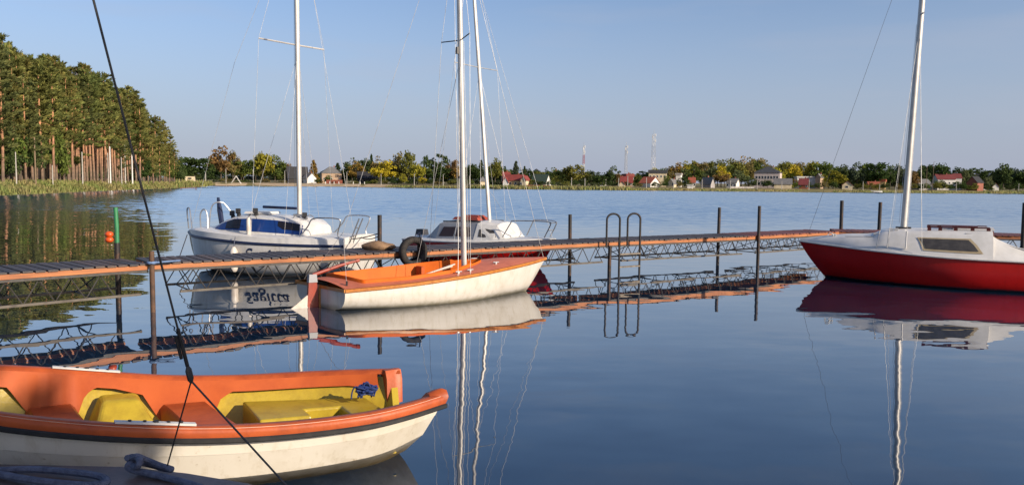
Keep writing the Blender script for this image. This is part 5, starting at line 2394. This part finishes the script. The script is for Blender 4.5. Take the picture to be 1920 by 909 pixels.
    house(1708, 1738, 353, 345, 336, 'grey timber barn right of the red boat mast', 'roof_grey', 'wall_grey', 40, 10, 'x', 9, chim=False, name='barn', cat='barn')
    house(1748, 1782, 346, 336, 327, 'large villa with dark red roof and white walls at the right of the far shore', 'roof_dark_red', 'wall_white', 50, -8, 'x', 10, row(5, 2.6) + row(3, 5, a=-.1, b=.8), True)
    house(1780, 1798, 346, 334, 326, 'white gabled wing joined to the right of the large red roofed villa', 'roof_dark_red', 'wall_white', 46, -16, 'x', 9, row(3, 3), chim=False)
    house(1812, 1836, 353, 342, 331, 'brown and red boathouse with steep dark roof right of the villa', 'roof_black', 'wall_brick', 22, 24, 'x', 8, chim=False)
    house(1853, 1867, 354, 350, 344, 'small white gabled cottage near the right edge of the far shore', 'roof_dark_red', 'wall_white', 22, -14, 'y', 6, chim=False)
    house(1822, 1840, 346, 333, 325, 'pale grey house behind the brown boathouse', 'roof_slate', 'wall_grey', 100, 16, 'x', 9)

    # lattice towers
    def tower(px, yt, wpx, off, label, cols):
        p = on_shore(px, off)
        zt = PY(px, yt, p.y).z - p.z
        w0 = wpx / FPX * p.y
        t = thing('lattice_tower', label, 'tower', p, .3)
        nseg = max(6, int(zt / (w0 * 1.3)))
        per = {}
        for i in range(nseg):
            m = per.setdefault(i * len(cols) * 2 // nseg, MB())
            f0, f1 = i / nseg, (i + 1) / nseg
            r0, r1 = w0 / 2 * (1 - .45 * f0), w0 / 2 * (1 - .45 * f1)
            A = [V((sx * r0, sy * r0, zt * f0)) for sx, sy in ((-1, -1), (1, -1), (1, 1), (-1, 1))]
            B = [V((sx * r1, sy * r1, zt * f1)) for sx, sy in ((-1, -1), (1, -1), (1, 1), (-1, 1))]
            for j in range(4):
                k = (j + 1) % 4
                m.bar(A[j], B[j], .14, .14)
                m.bar(A[j], B[k], .07, .07)
                m.bar(B[j], B[k], .07, .07)
        for b_, m in per.items():
            m.build('lattice', cols[b_ % len(cols)], t)
        for dz, sx in ((-.5, 1), (-2, -1), (-4.5, 1)):
            m = MB()
            m.tube([(sx * w0 * .4, -.4, zt + dz - .9), (sx * w0 * .4, -.4, zt + dz + .9)], .32, 8)
            m.build('antenna', 'white_paint', t)
        MB().tube([(0, 0, zt), (0, 0, zt + 3)], .08, 5).build('spike', 'pole_grey', t)
    pmat('tower_red', (.40, .06, .05))
    pmat('tower_grey', (.50, .50, .50))
    tower(1092, 274, 4, 190, 'slim red and white lattice mast above the trees right of the willow', ['tower_red', 'white_paint'])
    tower(1171, 274, 5, 170, 'grey lattice tower with dish antennas, middle one of the three masts', ['tower_grey'])
    tower(1222, 252, 7.5, 150, 'tallest lattice tower, grey and white, above the flat roofed block', ['tower_grey', 'white_paint'])

    # concrete lamp and power posts along the shore
    def pole(px, y0, y1, off, label, r=.16, mat='pole_grey', lamp=True, group=None, name='utility_pole', cat='pole'):
        p = on_shore(px, off)
        h = PY(px, y0, p.y).z - p.z
        t = thing(name, label, cat, p, 0, group)
        MB().tube([(0, 0, -.3), (0, 0, h)], [r, r * .7], 8).build('shaft', mat, t, True, angle=60)
        if lamp:
            m = MB()
            m.tube([(0, 0, h - .05), (.5, -.3, h + .15)], .07, 5)
            m.box((.65, -.4, h + .16), (.6, .3, .14))
            m.build('lamp_head', mat, t)
    for x, y, lab in ((386, 314, 'pale lamp post left of the brownish tree by the beach'), (424, 316, 'pale lamp post in front of the brownish tree by the beach'), (475, 317, 'pale lamp post left of the tall poplar by the beach'), (534, 320, 'yellowish lamp post between the poplar and the dark hut'),
                      (650, 322, 'lamp post left of the long black barn'), (714, 326, 'lamp post in front of the bright yellow tree'), (776, 326, 'lamp post in front of the brown clump right of the yellow tree'), (830, 327, 'lamp post below the broad-topped old pine'), (879, 329, 'lamp post right of the dinghy mast')):
        pole(x, y, 345, 10, lab, .19)
    for x, y, lab in ((1029, 336, 'white post at the white gable of the green roofed house'), (1070, 333, 'white post in front of the willow'), (1095, 334, 'white post right of the willow'), (1158, 334, 'white post left of the bright red roof'), (1175, 330, 'thin post in front of the bright red roof'), (1210, 333, 'white post in front of the orange-red roof'), (1261, 335, 'white post by the cream cottage'), (1314, 336, 'white post left of the steep grey cottage'), (1367, 338, 'white post by the house with pale grey roof'), (1417, 338, 'white post in front of the school'), (1463, 340, 'white post in front of the grey barn'), (1514, 337, 'white post beside the brick house'),
                      (1615, 340, 'white post right of the cream cottage'), (1646, 345, 'white post below the big oak'), (1728, 343, 'white post in front of the timber barn'), (1789, 342, 'white post by the villa wing'), (1906, 344, 'white post at the right edge of the far shore')):
        pole(x, y, 354, 9, lab, .2, lamp=False)
    pole(1745, 304, 355, 10, 'tall power pole with crossbar left of the villa', .16, 'wood_pole', True)
    pole(1733, 309, 355, 10, 'tall thin power pole close left of the one with the crossbar', .14, 'wood_pole', False)
    for x, y, lab, mt, r in ((32, 285, 'thin white post at the left edge among the pines', 'pole_grey', .09), (68, 258, 'tall wooden pole in front of the pine wood', 'wood_pole', .14), (100, 310, 'short white post in the grass before the dark undergrowth', 'pole_grey', .09), (156, 285, 'white post left of the bundle of red trunks', 'pole_grey', .13), (204, 287, 'slim white post in front of the red trunks', 'pole_grey', .11),
                             (208, 275, 'thick white post, tallest before the red trunks', 'white_paint', .19), (229, 295, 'short white post right of the red trunks', 'pole_grey', .13), (236, 272, 'white post left of the stay in front of the pines', 'pole_grey', .15), (249, 280, 'thick white post right of the stay in front of the pines', 'white_paint', .20)):
        pole(x, y, 338, 8, lab, r, mt, False)

    # odds and ends on the beach
    p = on_shore(443, 9)
    t = thing('swing_frame', 'white A-shaped swing frame on the beach', 'swing', p, .2)
    h = 4.6
    for sy in (-1.2, 1.2):
        for sx in (-1, 1):
            MB().tube([(sx * 2.9, sy, 0), (0, sy, h)], .10, 6).build('leg', 'white_paint', t)
    MB().tube([(0, -1.3, h), (0, 1.3, h)], .10, 6).build('crossbeam', 'white_paint', t)
    for x, lab in ((588, 'short white bollard left of the grey house on the beach'), (610, 'short white bollard on the beach below the grey house'), (618, 'white bollard right of the one below the grey house'), (626, 'white bollard in front of the red fence'), (635, 'white bollard at the right end of the red fence'), (662, 'white bollard before the black barn'), (675, 'white bollard second before the black barn'), (683, 'white bollard nearest the yellow tree')):
        p = on_shore(x, 13)
        m = MB()
        m.tube([(0, 0, -.2), (0, 0, 1.3), (0, 0, 1.6)], [.22, .22, .1], 8)
        tag(m.build('bollard', 'white_paint', None, True, p), lab, 'bollard', 'white bollards on the beach')

    def fence(x0, x1, y0, off, label, mat):
        a, b = on_shore(x0, off), on_shore(x1, off)
        zt = PY((x0 + x1) / 2, y0, a.y).z
        t = thing('fence', label, 'fence', a)
        d = b - a
        n = max(2, int(d.length / 2.4))
        for i in range(n):
            p, q = d * (i / n), d * ((i + .96) / n)
            m = MB()
            hgt = zt - a.z
            m.bar(p + V((0, 0, hgt / 2)), q + V((0, 0, hgt / 2)), .06, hgt * .9)
            m.build('panel', mat, t)
            m = MB()
            m.box(p + V((0, -.06, hgt / 2)), (.14, .14, hgt * 1.1))
            m.build('post', mat, t)
    fence(612, 642, 337, 19, 'brick-red fence in front of the grey roofed house in the left bay', 'fence_red')
    fence(984, 1030, 347, 12, 'long brick-red fence below the green roofed house', 'fence_red')
    fence(1368, 1412, 350, 16, 'low grey fence below the school', 'wall_grey')
    # caravan, swim raft, moored rowing boat
    p = on_shore(357, 24)
    t = thing('caravan', 'small cream trailer standing beyond the reeds left of the beach', 'caravan', p, .2)
    m = MB()
    m.box((0, 0, 1.3), (3.6, 2.0, 1.9), top=.9)
    m.build('body', 'wall_cream', t)
    m = MB()
    m.box((0, -1.0, 1.5), (1.4, .05, .6))
    m.build('window', 'house_glass', t)
    for x in (-.6, .6):
        m = MB()
        m.tube([(x, -1.02, .32), (x, -.8, .32)], .32, 10)
        m.build('wheel', 'black_rubber', t)
    Y = 2 * FPX / (356 - 340.5)
    t = thing('bathing_platform', 'small rusty red bathing platform in the water by the reeds', 'platform', V(((354 - 960) / FPX * Y, Y, 0)), .2)
    m = MB()
    m.box((0, 0, .45), (3.6, 1.6, .1))
    m.build('deck', 'fence_red', t)
    for x in (-1.7, 1.7):
        for y in (-.7, .7):
            m = MB()
            m.tube([(x, y, -.8), (x, y, .9)], .05, 6)
            m.build('leg', 'rust_post', t)
    p = on_shore(1641, 0)
    t = thing('rowing_boat', 'small white boat drawn up on the shore below the big oak', 'boat', V((p.x, p.y, .05)), .08)
    m = MB()
    rows = []
    for i in range(11):
        x = lerp(-3.6, 3.6, i / 10)
        b = .95 * (1 - abs(x / 3.7) ** 2.5)
        zz = .95 + .35 * max(0, -x / 3.6) ** 2
        rows.append([V((x, -b, zz)), V((x, -b * .8, .35)), V((x, 0, .1)), V((x, b * .8, .35)), V((x, b, zz))])
    m.grid(rows)
    m.build('hull', 'white_paint', t, True)
    m = MB()
    m.box((.4, 0, .7), (.5, 1.6, .08))
    m.build('thwart', 'wood_pole', t)


village()


# a tree on the bank at the viewer's back whose shade falls over the left of the rowing boat
random.seed(3)
plant_tree(V((9.3, -5.45, .5)), 9.5, 4.0, 'round', CL['gr'], 'broadleaf_tree', 'leafy tree on the near bank behind the viewer, shading the lower left corner')
